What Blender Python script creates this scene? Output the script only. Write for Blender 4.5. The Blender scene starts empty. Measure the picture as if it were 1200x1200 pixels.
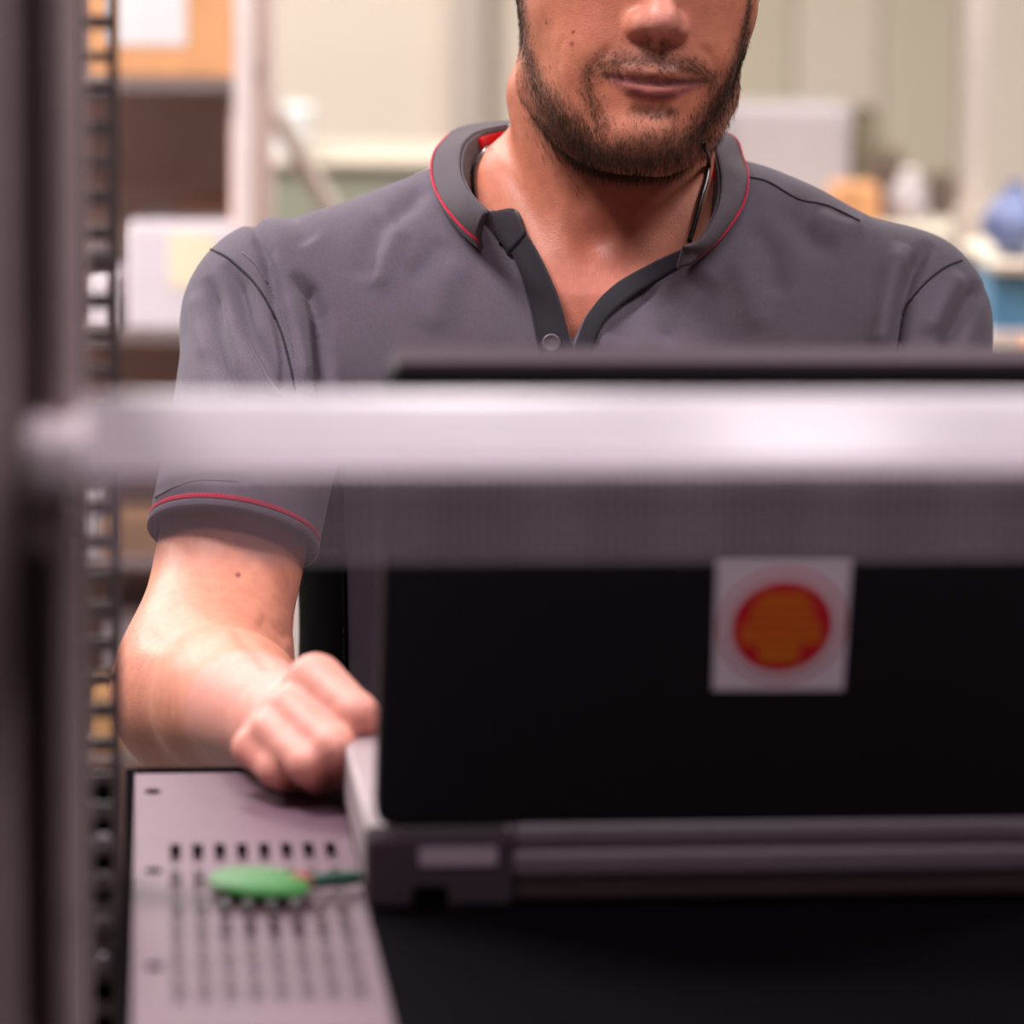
import bpy, bmesh, math, random
import numpy as np
from mathutils import Vector, Matrix

# ------------------------------------------------------------------ camera, world, exposure
sc = bpy.context.scene
COL = sc.collection
FPX = 4500.0                                   # focal length in pixels of a 1200 px frame (135 mm lens)
PITCH, ROLL, YAW = math.radians(8.6), math.radians(0.6), math.radians(5.5)
CAM = np.array([0.0, 0.0, 1.65])
FWD = np.array([0, math.cos(PITCH), -math.sin(PITCH)])
_u = np.array([0, math.sin(PITCH), math.cos(PITCH)]); _r = np.array([1.0, 0, 0])
RGT = _r*math.cos(ROLL) + _u*math.sin(ROLL)
UPV = -_r*math.sin(ROLL) + _u*math.cos(ROLL)

cam_data = bpy.data.cameras.new('camera'); cam = bpy.data.objects.new('camera', cam_data); COL.objects.link(cam)
m = Matrix.Identity(4)
for i in range(3):
    m[i][0], m[i][1], m[i][2], m[i][3] = RGT[i], UPV[i], -FWD[i], CAM[i]
cam.matrix_world = m
cam_data.sensor_width = 36; cam_data.lens = 36*FPX/1200
cam_data.clip_start = 0.05; cam_data.clip_end = 60
cam_data.dof.use_dof = True; cam_data.dof.focus_distance = 2.32; cam_data.dof.aperture_fstop = 5.0
sc.camera = cam

world = bpy.data.worlds.new('world'); sc.world = world; world.use_nodes = True
world.node_tree.nodes['Background'].inputs[0].default_value = (0.9, 0.85, 0.9, 1)
world.node_tree.nodes['Background'].inputs[1].default_value = 0.05
sc.view_settings.view_transform = 'Standard'; sc.view_settings.look = 'None'
sc.view_settings.gamma = 1; sc.view_settings.use_curve_mapping = False
sc.view_settings.exposure = 0.0

# lamps: x, y, size x, size y, watts (each sits in a ceiling fixture, below)
CEIL = 2.75
LAMPS = [(-0.72, 1.90, 0.50, 0.30, 36, (1.0, 0.91, 0.93)),
         (0.20, 0.95, 0.60, 0.30, 14, (1.0, 0.89, 0.96)),  # added fill, out of view, to brighten the cross bar and posts
         (-0.9, 3.7, 1.2, 0.30, 34, (1.0, 0.94, 0.92)),
         (0.9, 4.6, 1.2, 0.30, 50, (1.0, 0.94, 0.90)),
         (-0.9, 5.6, 1.2, 0.30, 35, (1.0, 0.94, 0.90)),
         (-2.0, 3.9, 0.60, 0.60, 90, (1.0, 0.93, 0.92)),  # extra lamp added out of view to lift the shelving interior
         (1.05, 2.0, 0.50, 0.30, 17, (1.0, 0.90, 0.94))]

# ------------------------------------------------------------------ helpers
def tag(o, label=None, cat=None, group=None, kind=None):
    if label: o['label'] = label
    if cat: o['category'] = cat
    if group: o['group'] = group
    if kind: o['kind'] = kind
    return o

def empty(name, loc, rz=0.0, label=None, cat=None, group=None):
    o = bpy.data.objects.new(name, None); COL.objects.link(o)
    o.location = loc; o.rotation_euler = (0, 0, rz); o.empty_display_size = 0.05
    return tag(o, label, cat, group)

def link(name, me, mat, parent=None):
    o = bpy.data.objects.new(name, me); COL.objects.link(o)
    if mat is not None and not me.materials:
        for mm in (mat if isinstance(mat, (list, tuple)) else [mat]): me.materials.append(mm)
    if parent is not None: o.parent = parent
    return o

def mesh_np(name, V, Fs, smooth=True):
    me = bpy.data.meshes.new(name)
    me.from_pydata([tuple(map(float, v)) for v in V], [], [tuple(int(i) for i in f) for f in Fs])
    if smooth: me.polygons.foreach_set('use_smooth', [True]*len(me.polygons))
    me.update(); return me

def quads_mesh(name, V, Q, smooth=True):
    V = np.asarray(V, np.float32); Q = np.asarray(Q, np.int32); k = Q.shape[1]
    me = bpy.data.meshes.new(name)
    me.vertices.add(len(V)); me.vertices.foreach_set('co', V.ravel())
    me.loops.add(Q.size); me.loops.foreach_set('vertex_index', Q.ravel())
    me.polygons.add(len(Q)); me.polygons.foreach_set('loop_start', np.arange(len(Q), dtype=np.int32)*k)
    me.polygons.foreach_set('loop_total', np.full(len(Q), k, np.int32))
    if smooth: me.polygons.foreach_set('use_smooth', np.ones(len(Q), bool))
    me.update(); me.validate(); return me

def box(bm, lo, hi, bev=0.0, seg=2, M=None):
    lo, hi = Vector(lo), Vector(hi)
    r = bmesh.ops.create_cube(bm, size=1.0); vs = r['verts']
    for v in vs:
        v.co = Vector((lo[i] + (v.co[i]+0.5)*(hi[i]-lo[i]) for i in range(3)))
    if bev > 0:
        es = list({e for v in vs for e in v.link_edges})
        r2 = bmesh.ops.bevel(bm, geom=es, offset=bev, segments=seg, profile=0.5, affect='EDGES', clamp_overlap=True)
        vs = list({v for f in r2['faces'] for v in f.verts} | {v for v in vs if v.is_valid})
    if M is not None:
        for v in vs: v.co = M @ v.co
    return vs

def prism(bm, pts, z0, z1, M=None, bev=0.0):
    """polygon outline pts (x,y) extruded from z0 to z1"""
    a = [bm.verts.new((x, y, z0)) for x, y in pts]; b = [bm.verts.new((x, y, z1)) for x, y in pts]
    n = len(pts); fs = [bm.faces.new(a[::-1]), bm.faces.new(b)]
    for i in range(n): fs.append(bm.faces.new((a[i], a[(i+1) % n], b[(i+1) % n], b[i])))
    vs = a+b
    if M is not None:
        for v in vs: v.co = M @ v.co
    return vs

def rrect(x0, y0, x1, y1, r, k=5):
    out = []
    for cx, cy, a0 in ((x1-r, y1-r, 0), (x0+r, y1-r, 90), (x0+r, y0+r, 180), (x1-r, y0+r, 270)):
        for i in range(k+1):
            a = math.radians(a0+90*i/k); out.append((cx+r*math.cos(a), cy+r*math.sin(a)))
    return out

def tube_np(P, R, k=10, cap=True):
    P = np.asarray(P, float); n = len(P); R = np.broadcast_to(np.asarray(R, float), (n,))
    T = np.gradient(P, axis=0); T /= np.linalg.norm(T, axis=1)[:, None]
    up = np.array([0.13, 0.31, 0.94]); V = []
    X = np.cross(up, T[0]); X /= np.linalg.norm(X)
    for i in range(n):
        X = X - T[i]*(X@T[i]); X /= np.linalg.norm(X); Y = np.cross(T[i], X)
        for j in range(k):
            a = 2*math.pi*j/k; V.append(P[i]+R[i]*(math.cos(a)*X+math.sin(a)*Y))
    Fs = [(i*k+j, i*k+(j+1) % k, (i+1)*k+(j+1) % k, (i+1)*k+j) for i in range(n-1) for j in range(k)]
    if cap: Fs += [tuple(range(k))[::-1], tuple((n-1)*k+j for j in range(k))]
    return np.array(V), Fs

def catmull(pts, n):
    P = np.asarray(pts, float); m_ = len(P)
    if m_ == 2:
        t = np.linspace(0, 1, n)[:, None]; return P[0]*(1-t)+P[1]*t
    Q = np.vstack([2*P[0]-P[1], P, 2*P[-1]-P[-2]]); S = []
    for i in range(m_-1):
        p0, p1, p2, p3 = Q[i:i+4]
        for t in np.linspace(0, 1, 24, endpoint=False):
            S.append(.5*((2*p1)+(-p0+p2)*t+(2*p0-5*p1+4*p2-p3)*t*t+(-p0+3*p1-3*p2+p3)*t**3))
    S.append(P[-1]); S = np.array(S)
    L = np.r_[0, np.cumsum(np.linalg.norm(np.diff(S[:, :2], axis=0), axis=1)+1e-9)]
    t = np.linspace(0, L[-1], n)
    return np.stack([np.interp(t, L, S[:, i]) for i in range(S.shape[1])], 1)

def at(px, py, d):
    return CAM + FWD*d + RGT*((px-600)/FPX*d) + UPV*((600-py)/FPX*d)

# ------------------------------------------------------------------ materials
def mat(name, col, rough=0.5, metal=0.0, spec=0.5, noise=0.0, nscale=40.0, bump=0.0, bscale=200.0, emit=None, estr=0.0, coat=0.0):
    mt = bpy.data.materials.new(name); mt.use_nodes = True; nt = mt.node_tree; b = nt.nodes['Principled BSDF']
    b.inputs['Base Color'].default_value = (*col, 1); b.inputs['Roughness'].default_value = rough
    b.inputs['Metallic'].default_value = metal; b.inputs['Specular IOR Level'].default_value = spec
    b.inputs['Coat Weight'].default_value = coat
    tc = nt.nodes.new('ShaderNodeTexCoord')
    if noise > 0:
        n = nt.nodes.new('ShaderNodeTexNoise'); n.inputs['Scale'].default_value = nscale; n.inputs['Detail'].default_value = 5
        r = nt.nodes.new('ShaderNodeValToRGB')
        r.color_ramp.elements[0].position = .3; r.color_ramp.elements[1].position = .7
        r.color_ramp.elements[0].color = (*[c*(1-noise) for c in col], 1)
        r.color_ramp.elements[1].color = (*[min(1, c*(1+noise)) for c in col], 1)
        nt.links.new(tc.outputs['Object'], n.inputs['Vector']); nt.links.new(n.outputs['Fac'], r.inputs[0])
        nt.links.new(r.outputs[0], b.inputs['Base Color'])
    if bump > 0:
        n2 = nt.nodes.new('ShaderNodeTexNoise'); n2.inputs['Scale'].default_value = bscale; n2.inputs['Detail'].default_value = 4
        bp = nt.nodes.new('ShaderNodeBump'); bp.inputs['Strength'].default_value = bump; bp.inputs['Distance'].default_value = 0.001
        nt.links.new(tc.outputs['Object'], n2.inputs['Vector']); nt.links.new(n2.outputs['Fac'], bp.inputs['Height'])
        nt.links.new(bp.outputs['Normal'], b.inputs['Normal'])
    if emit:
        b.inputs['Emission Color'].default_value = (*emit, 1); b.inputs['Emission Strength'].default_value = estr
    return mt

def cloth_mat(name, col, scale=900.0, contrast=0.22, bump=0.35, sheen=.15, spec=.15):
    """twill / pique: two crossed diagonal waves plus melange noise"""
    mt = bpy.data.materials.new(name); mt.use_nodes = True; nt = mt.node_tree; b = nt.nodes['Principled BSDF']
    b.inputs['Roughness'].default_value = 0.85; b.inputs['Specular IOR Level'].default_value = spec
    b.inputs['Sheen Weight'].default_value = sheen; b.inputs['Sheen Roughness'].default_value = 0.4
    tc = nt.nodes.new('ShaderNodeTexCoord')
    mp = nt.nodes.new('ShaderNodeMapping'); mp.inputs['Rotation'].default_value = (0, math.radians(35), 0)
    nt.links.new(tc.outputs['Object'], mp.inputs['Vector'])
    w = nt.nodes.new('ShaderNodeTexWave'); w.inputs['Scale'].default_value = scale/6.283; w.inputs['Distortion'].default_value = 1.5
    w.inputs['Detail'].default_value = 1; w.inputs['Detail Scale'].default_value = 3
    n = nt.nodes.new('ShaderNodeTexNoise'); n.inputs['Scale'].default_value = 700; n.inputs['Detail'].default_value = 3
    n3 = nt.nodes.new('ShaderNodeTexNoise'); n3.inputs['Scale'].default_value = 30; n3.inputs['Detail'].default_value = 3
    nt.links.new(mp.outputs[0], w.inputs['Vector']); nt.links.new(tc.outputs['Object'], n.inputs['Vector'])
    nt.links.new(tc.outputs['Object'], n3.inputs['Vector'])
    a = nt.nodes.new('ShaderNodeMath'); a.operation = 'ADD'
    nt.links.new(w.outputs['Fac'], a.inputs[0]); nt.links.new(n.outputs['Fac'], a.inputs[1])
    a2 = nt.nodes.new('ShaderNodeMath'); a2.operation = 'MULTIPLY_ADD'; a2.inputs[1].default_value = 0.5
    nt.links.new(a.outputs[0], a2.inputs[0])
    s3 = nt.nodes.new('ShaderNodeMath'); s3.operation = 'MULTIPLY'; s3.inputs[1].default_value = 0.25
    nt.links.new(n3.outputs['Fac'], s3.inputs[0]); nt.links.new(s3.outputs[0], a2.inputs[2])
    r = nt.nodes.new('ShaderNodeValToRGB')
    r.color_ramp.elements[0].position = .25; r.color_ramp.elements[1].position = .95
    r.color_ramp.elements[0].color = (*[c*(1-contrast) for c in col], 1); r.color_ramp.elements[1].color = (*[c*(1+contrast) for c in col], 1)
    nt.links.new(a2.outputs[0], r.inputs[0]); nt.links.new(r.outputs[0], b.inputs['Base Color'])
    bp = nt.nodes.new('ShaderNodeBump'); bp.inputs['Strength'].default_value = bump; bp.inputs['Distance'].default_value = 0.0006
    nt.links.new(a.outputs[0], bp.inputs['Height']); nt.links.new(bp.outputs['Normal'], b.inputs['Normal'])
    return mt

def skin_mat():
    mt = bpy.data.materials.new('skin'); mt.use_nodes = True; nt = mt.node_tree; b = nt.nodes['Principled BSDF']
    at_ = nt.nodes.new('ShaderNodeAttribute'); at_.attribute_name = 'Col'
    tc = nt.nodes.new('ShaderNodeTexCoord')
    n = nt.nodes.new('ShaderNodeTexNoise'); n.inputs['Scale'].default_value = 130; n.inputs['Detail'].default_value = 6
    r = nt.nodes.new('ShaderNodeValToRGB')
    r.color_ramp.elements[0].position = .3; r.color_ramp.elements[1].position = .7
    r.color_ramp.elements[0].color = (.92, .88, .88, 1); r.color_ramp.elements[1].color = (1.08, 1.08, 1.08, 1)
    mx = nt.nodes.new('ShaderNodeMix'); mx.data_type = 'RGBA'; mx.blend_type = 'MULTIPLY'; mx.inputs[0].default_value = 1.0
    nt.links.new(tc.outputs['Object'], n.inputs['Vector']); nt.links.new(n.outputs['Fac'], r.inputs[0])
    nt.links.new(at_.outputs['Color'], mx.inputs[6]); nt.links.new(r.outputs[0], mx.inputs[7])
    nt.links.new(mx.outputs[2], b.inputs['Base Color'])
    la = nt.nodes.new('ShaderNodeAttribute'); la.attribute_name = 'Lip'
    ma = nt.nodes.new('ShaderNodeMath'); ma.operation = 'MULTIPLY_ADD'; ma.inputs[1].default_value = .33; ma.inputs[2].default_value = .47
    nt.links.new(la.outputs['Fac'], ma.inputs[0]); nt.links.new(ma.outputs[0], b.inputs['Roughness']); b.inputs['Specular IOR Level'].default_value = 0.4
    b.inputs['Subsurface Weight'].default_value = 0.2; b.inputs['Subsurface Radius'].default_value = (1.0, 0.35, 0.2)
    b.inputs['Subsurface Scale'].default_value = 0.006
    n2 = nt.nodes.new('ShaderNodeTexVoronoi'); n2.inputs['Scale'].default_value = 900
    n4 = nt.nodes.new('ShaderNodeTexNoise'); n4.inputs['Scale'].default_value = 350; n4.inputs['Detail'].default_value = 4
    ad = nt.nodes.new('ShaderNodeMath'); ad.operation = 'ADD'
    nt.links.new(tc.outputs['Object'], n2.inputs['Vector']); nt.links.new(tc.outputs['Object'], n4.inputs['Vector'])
    nt.links.new(n2.outputs['Distance'], ad.inputs[0]); nt.links.new(n4.outputs['Fac'], ad.inputs[1])
    bp = nt.nodes.new('ShaderNodeBump'); bp.inputs['Strength'].default_value = .25; bp.inputs['Distance'].default_value = 0.0006
    nt.links.new(ad.outputs[0], bp.inputs['Height']); nt.links.new(bp.outputs['Normal'], b.inputs['Normal'])
    return mt

M = {}
M['wall'] = mat('wall_paint', (0.78, 0.69, 0.58), .9, noise=.04, nscale=1.5)
M['wall_grey'] = mat('wall_grey', (0.16, 0.14, 0.145), .9, noise=.04, nscale=1.5)
M['wall_tan'] = mat('wall_board_tan', (0.56, 0.50, 0.38), .9, noise=.05, nscale=2)
M['wall_board'] = mat('wall_board_pale', (0.64, 0.57, 0.47), .85, noise=.04, nscale=2)
M['floor'] = mat('floor_vinyl', (0.13, 0.12, 0.12), .6, noise=.12, nscale=6)
M['ceiling'] = mat('ceiling_tile', (0.38, 0.36, 0.36), .95, noise=.05, nscale=30)
M['post_white'] = mat('cream_enamel', (0.52, 0.45, 0.40), .5, noise=.03)
M['post_pink'] = mat('pale_enamel', (0.78, 0.66, 0.63), .5, noise=.03)
M['shelf_brown'] = mat('shelf_brown', (0.82, 0.60, 0.53), .7, noise=.08, nscale=8)
M['shelf_grey'] = mat('shelf_edge', (0.20, 0.15, 0.14), .6, noise=.06)
M['cardboard'] = mat('cardboard', (0.68, 0.33, 0.15), .9, noise=.08, nscale=30)
M['paper'] = mat('paper_label', (0.76, 0.69, 0.69), .8, noise=.03)
M['paper_yellow'] = mat('paper_yellow', (0.90, 0.78, 0.55), .8, noise=.03)
M['box_white'] = mat('box_white', (0.74, 0.66, 0.70), .8, noise=.03)
M['ochre'] = mat('ochre_card', (0.46, 0.24, 0.10), .9, noise=.10, nscale=20)
M['bluewhite'] = mat('bluewhite_plastic', (0.80, 0.86, 0.90), .4, noise=.03)
M['green_grey'] = mat('green_grey_panel', (0.35, 0.39, 0.30), .7, noise=.05)
M['lilac_grey'] = mat('lilac_grey_metal', (0.43, 0.385, 0.40), .5, noise=.03)
M['dark_olive'] = mat('dark_olive', (0.20, 0.17, 0.11), .7, noise=.2)
M['dark_brown'] = mat('dark_brown', (0.13, 0.09, 0.07), .7, noise=.2)
M['blue_bag'] = mat('blue_bag', (0.13, 0.165, 0.32), .4, noise=.25, nscale=18, bump=.6, bscale=40)
M['blue_box'] = mat('blue_plastic', (0.08, 0.25, 0.42), .4, noise=.06)
M['rack_black'] = mat('rack_black', (0.34, 0.255, 0.255), .5, noise=.10, nscale=60, bump=.1, bscale=900)
M['rail_black'] = mat('rail_black', (0.085, 0.066, 0.066), .45, noise=.10, nscale=60)
M['black'] = mat('black_metal', (0.005, 0.004, 0.005), 1.0, spec=0, noise=.1)
M['bar'] = mat('pale_bar', (0.60, 0.55, 0.58), .35, noise=.02)
M['knob'] = mat('grey_knob', (0.62, 0.52, 0.55), .5, noise=.05)
M['mesh_wire'] = mat('grey_wire', (0.42, 0.34, 0.39), .5)
M['shelf_metal'] = mat('shelf_paint', (0.125, 0.071, 0.095), .5, noise=.04, nscale=20, bump=.1, bscale=700)
M['screw'] = mat('screw_steel', (0.22, 0.20, 0.21), .4, metal=.7)
M['laptop'] = mat('laptop_black', (0.016, 0.0125, 0.016), .6, spec=.2, noise=.1, nscale=300, bump=.1, bscale=1500)
M['laptop_grey'] = mat('laptop_grey', (0.13, 0.098, 0.120), .5, noise=.05)
M['laptop_dark'] = mat('laptop_dark', (0.016, 0.013, 0.016), .55, noise=.08)
M['laptop_deck'] = mat('laptop_deck', (0.30, 0.235, 0.245), .45, noise=.03)
M['lid_rim'] = mat('lid_rim', (0.080, 0.058, 0.068), .7, spec=.1)
M['hinge'] = mat('hinge_grey', (0.048, 0.035, 0.043), .85, spec=.05)
M['label'] = mat('lilac_label', (0.34, 0.26, 0.32), .5)
M['hole'] = mat('port_hole', (0.002, 0.002, 0.002), .9, spec=0)
M['screen'] = mat('screen_glass', (0.02, 0.025, 0.03), .1)
M['sticker'] = mat('sticker_white', (0.94, 0.80, 0.90), .5, emit=None)
M['red'] = mat('sticker_red', (0.72, 0.01, 0.03), .5)
M['orange'] = mat('sticker_orange', (0.80, 0.24, 0.01), .5)
M['pinkring'] = mat('sticker_pale_red', (0.72, 0.20, 0.24), .5)
M['mat'] = mat('rubber_mat', (0.003, 0.002, 0.003), .95, spec=0.02, bump=.3, bscale=500)
M['green'] = mat('green_plastic', (0.028, 0.24, 0.032), .5, noise=.08, nscale=50)
M['tool_red'] = mat('tool_red', (0.36, 0.06, 0.05), .5)
M['tool_green'] = mat('tool_dark_green', (0.025, 0.11, 0.075), .4)
M['cable'] = mat('grey_cable', (0.52, 0.44, 0.45), .6, noise=.05)
M['shirt'] = cloth_mat('polo_grey', (0.118, 0.098, 0.124), scale=1900, contrast=.32)
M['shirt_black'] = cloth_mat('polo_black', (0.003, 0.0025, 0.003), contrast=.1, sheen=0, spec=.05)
M['collar'] = cloth_mat('collar_grey', (0.092, 0.075, 0.088), scale=2600, contrast=.35, bump=.5)
M['placket'] = cloth_mat('placket_dark', (0.026, 0.023, 0.030), scale=1900, contrast=.12)
M['stripe'] = cloth_mat('stripe_red', (0.55, 0.012, 0.05), contrast=.15)
M['lining'] = cloth_mat('lining_red', (0.62, 0.010, 0.018), contrast=.1)
M['thread'] = mat('dark_thread', (0.020, 0.017, 0.024), .9)
M['stitch'] = mat('grey_thread', (0.22, 0.20, 0.23), .9)
M['button'] = mat('button_grey', (0.13, 0.11, 0.13), .35, noise=.1)
M['cord'] = mat('black_cord', (0.012, 0.010, 0.010), .22, spec=.7)
M['skin'] = skin_mat()
M['hair'] = mat('hair_brown', (0.035, 0.019, 0.012), .55, noise=.3, nscale=80)
M['beard'] = mat('beard_brown', (0.050, 0.026, 0.015), .7, spec=.15)
M['eye'] = mat('eye_white', (0.75, 0.72, 0.70), .15)
M['iris'] = mat('iris_blue', (0.06, 0.10, 0.14), .15)
M['trouser'] = cloth_mat('trouser_black', (0.012, 0.011, 0.013))
M['shoe'] = mat('shoe_leather', (0.02, 0.016, 0.014), .4, noise=.1)
M['lamp_case'] = mat('lamp_case', (0.7, 0.7, 0.7), .5)
M['diffuser'] = mat('lamp_diffuser', (0.9, 0.9, 0.9), .5, emit=(1, .95, .93), estr=2.5)

def simple(name, boxes, material, parent=None, org=(0, 0, 0), bev=0.0):
    bm = bmesh.new()
    for b in boxes:
        lo, hi = b[0], b[1]
        box(bm, [lo[i]-org[i] for i in range(3)], [hi[i]-org[i] for i in range(3)], b[2] if len(b) > 2 else bev)
    me = bpy.data.meshes.new(name); bm.to_mesh(me); bm.free()
    return link(name, me, material, parent)

# ------------------------------------------------------------------ the room
tag(simple('floor', [((-3, -2.5, -.05), (3, 7.2, 0))], M['floor']), kind='structure')
tag(simple('ceiling', [((-3, -2.5, CEIL), (3, 7.2, CEIL+.05))], M['ceiling']), kind='structure')
wb = tag(simple('wall_back', [((-3, 7.0, 0), (3, 7.2, CEIL))], M['wall']), kind='structure')
tag(simple('wall_left', [((-3.1, -2.5, 0), (-3, 7.2, CEIL))], M['wall_grey']), kind='structure')
tag(simple('wall_right', [((3, -2.5, 0), (3.1, 7.2, CEIL))], M['wall_grey']), kind='structure')
tag(simple('wall_front', [((-3, -2.6, 0), (3, -2.5, CEIL))], M['wall_grey']), kind='structure')
for x0, x1 in ((-3, -.02), (0.0, 3)):
    pass
# tan wall boarding to the right of the room, with upright pale boards
for i, (xa, xb, mt) in enumerate(((0.17, 0.498, 'wall_tan'), (0.504, 0.655, 'wall_board'), (0.661, 0.80, 'wall_tan'), (0.806, 0.98, 'wall'), (0.986, 1.6, 'wall'))):
    simple('wall_board', [((xa, 6.985, .1), (xb, 7.0, 2.6), .002)], M[mt], wb)
tag(simple('baseboard_back', [((-3, 6.97, 0), (3, 7.0, .09))], M['wall_board']), kind='structure')
tag(simple('trim_1', [((-.115, 6.93, 0.09), (-.055, 7.0, 2.74), .006)], M['post_white']), kind='structure')

# ceiling fixtures, each with its lamp; some are added as unseen fill
for i, (x, y, sx, sy, W, colr) in enumerate(LAMPS):
    lab = ['ceiling light panel above the rack and the man, nearest the left', 'added fill light panel over the middle of the rack, nearest the camera',
           'ceiling light panel behind the man on the left', 'ceiling light panel over the right of the store room', 'ceiling light panel nearest the back wall', 'added square fill light panel at the far left, brightening the shelving', 'ceiling light panel above the right end of the rack'][i]
    root = empty('ceiling_light', (x, y, CEIL-.06), 0, lab, 'ceiling light', None)
    simple('housing', [((-sx/2-.02, -sy/2-.02, .012), (sx/2+.02, sy/2+.02, .06), .004)], M['lamp_case'], root)
    simple('diffuser', [((-sx/2, -sy/2, .002), (sx/2, sy/2, .012), .002)], M['diffuser'], root)
    ld = bpy.data.lights.new('lamp', 'AREA'); ld.shape = 'RECTANGLE'; ld.size = sx; ld.size_y = sy
    ld.energy = W; ld.color = colr
    lo = bpy.data.objects.new('lamp', ld); COL.objects.link(lo); lo.parent = root; lo.location = (0, 0, -.004)

# ------------------------------------------------------------------ the rack (axes turned by YAW; X along it, Y into the depth)
def rk(x, y, z):
    c, s = math.cos(YAW), math.sin(YAW); return (c*x-s*y, s*x+c*y, z)
class RackThing:
    def __init__(self, name, base, label, cat, group=None):
        self.b = base; self.root = empty(name, rk(*base), YAW, label, cat, group)
    def boxes(self, name, bx, mt, parent=None, bev=0.0):
        return simple(name, bx, M[mt], parent or self.root, self.b, bev)
    def bm(self, name, bm, mt, parent=None, smooth=False):
        for v in bm.verts: v.co -= Vector(self.b)
        bmesh.ops.recalc_face_normals(bm, faces=bm.faces)
        me = bpy.data.meshes.new(name); bm.to_mesh(me); bm.free()
        if smooth:
            me.polygons.foreach_set('use_smooth', [True]*len(me.polygons)); me.update()
        return link(name, me, M[mt] if isinstance(mt, str) else mt, parent or self.root)

rack = RackThing('server_rack', (0.2, 1.45, 0.0), 'dark open server rack frame with posts and a pale cross bar in the foreground', 'server rack')
# rear left post: folded profile
bm = bmesh.new()
prof = [(-0.1003, 1.2803), (-0.0472, 1.2803), (-0.0437, 1.2838), (-0.0425, 1.3122), (-0.0336, 1.3145), (-0.0324, 1.2886), (-0.0301, 1.2838), (-0.0254, 1.2838), (-0.0236, 1.2886), (-0.0216, 1.3310),
        (-0.0216, 1.3570), (-0.1003, 1.3570)]
prism(bm, prof, 0.0, 2.05)
rack.bm('post', bm, 'rack_black')
bm = bmesh.new(); prism(bm, [(x+.58, y) for x, y in prof][::1], 0.0, 2.05); rack.bm('post', bm, 'rack_black')
# mounting rails with square holes
def rail(x0, x1, hx0, hx1, y0, y1, zc):
    bm = bmesh.new()
    z0, z1 = 0.0, 2.05
    box(bm, (x0, y0, z0), (hx0, y1, z1)); box(bm, (hx1, y0, z0), (x1, y1, z1))
    edges = [z0]
    for z in zc: edges += [z-.0048, z+.0048]
    edges.append(z1)
    for i in range(0, len(edges), 2):
        box(bm, (hx0, y0, edges[i]), (hx1, y1, edges[i+1]))
    return bm
zy = lambda py: 1.5032-(py-300)*.0003935                   # height of a rail point
z_holes = sorted(zy(211+119.7*k+o) for k in range(-11, 24) for o in (0, 42, 83))
z_holes = [z for z in z_holes if .05 < z < 2.0]
rr = rack.bm('mounting_rail', rail(-.0289, -.0117, -.0264, -.0166, 1.738, 1.741, z_holes), 'rail_black')
simple('rail_flange', [((-.0300, 1.741, 0), (-.0278, 1.775, 2.05))], M['rail_black'], rack.root, rack.b)
rack.bm('mounting_rail', rail(.454, .4712, .4567, .4665, 1.738, 1.741, z_holes), 'rail_black')
simple('rail_flange', [((.4701, 1.741, 0), (.4723, 1.775, 2.05))], M['rail_black'], rack.root, rack.b)
def screw_head(bm, c, r, h, axis='y'):
    n = 14
    for k, (rr_, hh) in enumerate(((r, 0), (r, h*.6), (r*.7, h))):
        pass
    ring = []
    for rr_, hh in ((r, 0), (r, h*.55), (r*.72, h), (r*.35, h), (r*.30, h*.4)):
        ring.append([bm.verts.new((c[0]+rr_*math.cos(2*math.pi*i/n), c[1]-hh, c[2]+rr_*math.sin(2*math.pi*i/n)) if axis == 'y' else
                                  (c[0]+rr_*math.cos(2*math.pi*i/n), c[1]+rr_*math.sin(2*math.pi*i/n), c[2]+hh)) for i in range(n)])
    for a, b in zip(ring, ring[1:]):
        for i in range(n): bm.faces.new((a[i], a[(i+1) % n], b[(i+1) % n], b[i]))
    bm.faces.new(ring[0][::-1]); bm.faces.new(ring[-1])
for py, mt in ((300, 'screw'), (989, 'screw'), (1133, 'screw'), (1035, 'rail_black'), (1088, 'rail_black')):
    bm = bmesh.new(); screw_head(bm, (-.0207, 1.738, zy(py)), .0052, .003); rack.bm('screw', bm, mt)
# cross bar: rounded bar with its sloping upper face, and end clamp
bm = bmesh.new()
cx, cz = 1.125, 1.5035
pr = [(1.3346, 1.4893), (1.3387, 1.4881), (1.3405, 1.4848), (1.3405, 1.4683), (1.3387, 1.4653), (1.3358, 1.4642), (1.3157, 1.4642), (1.3131, 1.4650), (1.3110, 1.4657),
      (1.3110, 1.4669), (1.3145, 1.4709), (1.3216, 1.4789), (1.3287, 1.4869), (1.3308, 1.4888)]
nP = len(pr)
a = [bm.verts.new((-.0230, y, z)) for y, z in pr]; b = [bm.verts.new((.525, y, z)) for y, z in pr]
for i in range(nP): bm.faces.new((a[i], a[(i+1) % nP], b[(i+1) % nP], b[i]))
bm.faces.new(a); bm.faces.new(b)
bar = rack.bm('cross_bar', bm, 'bar', smooth=True)
bm = bmesh.new(); box(bm, (-0.0407, 1.2449, 1.4653), (-0.0195, 1.3334, 1.4877), .006, 3)
rack.bm('clamp', bm, 'knob', smooth=True)
bm = bmesh.new(); box(bm, (-0.0395, 1.2508, 1.4465), (-0.0218, 1.2803, 1.4653), .004, 3)
cl = rack.bm('clamp_nut', bm, 'rack_black', smooth=True)
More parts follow.
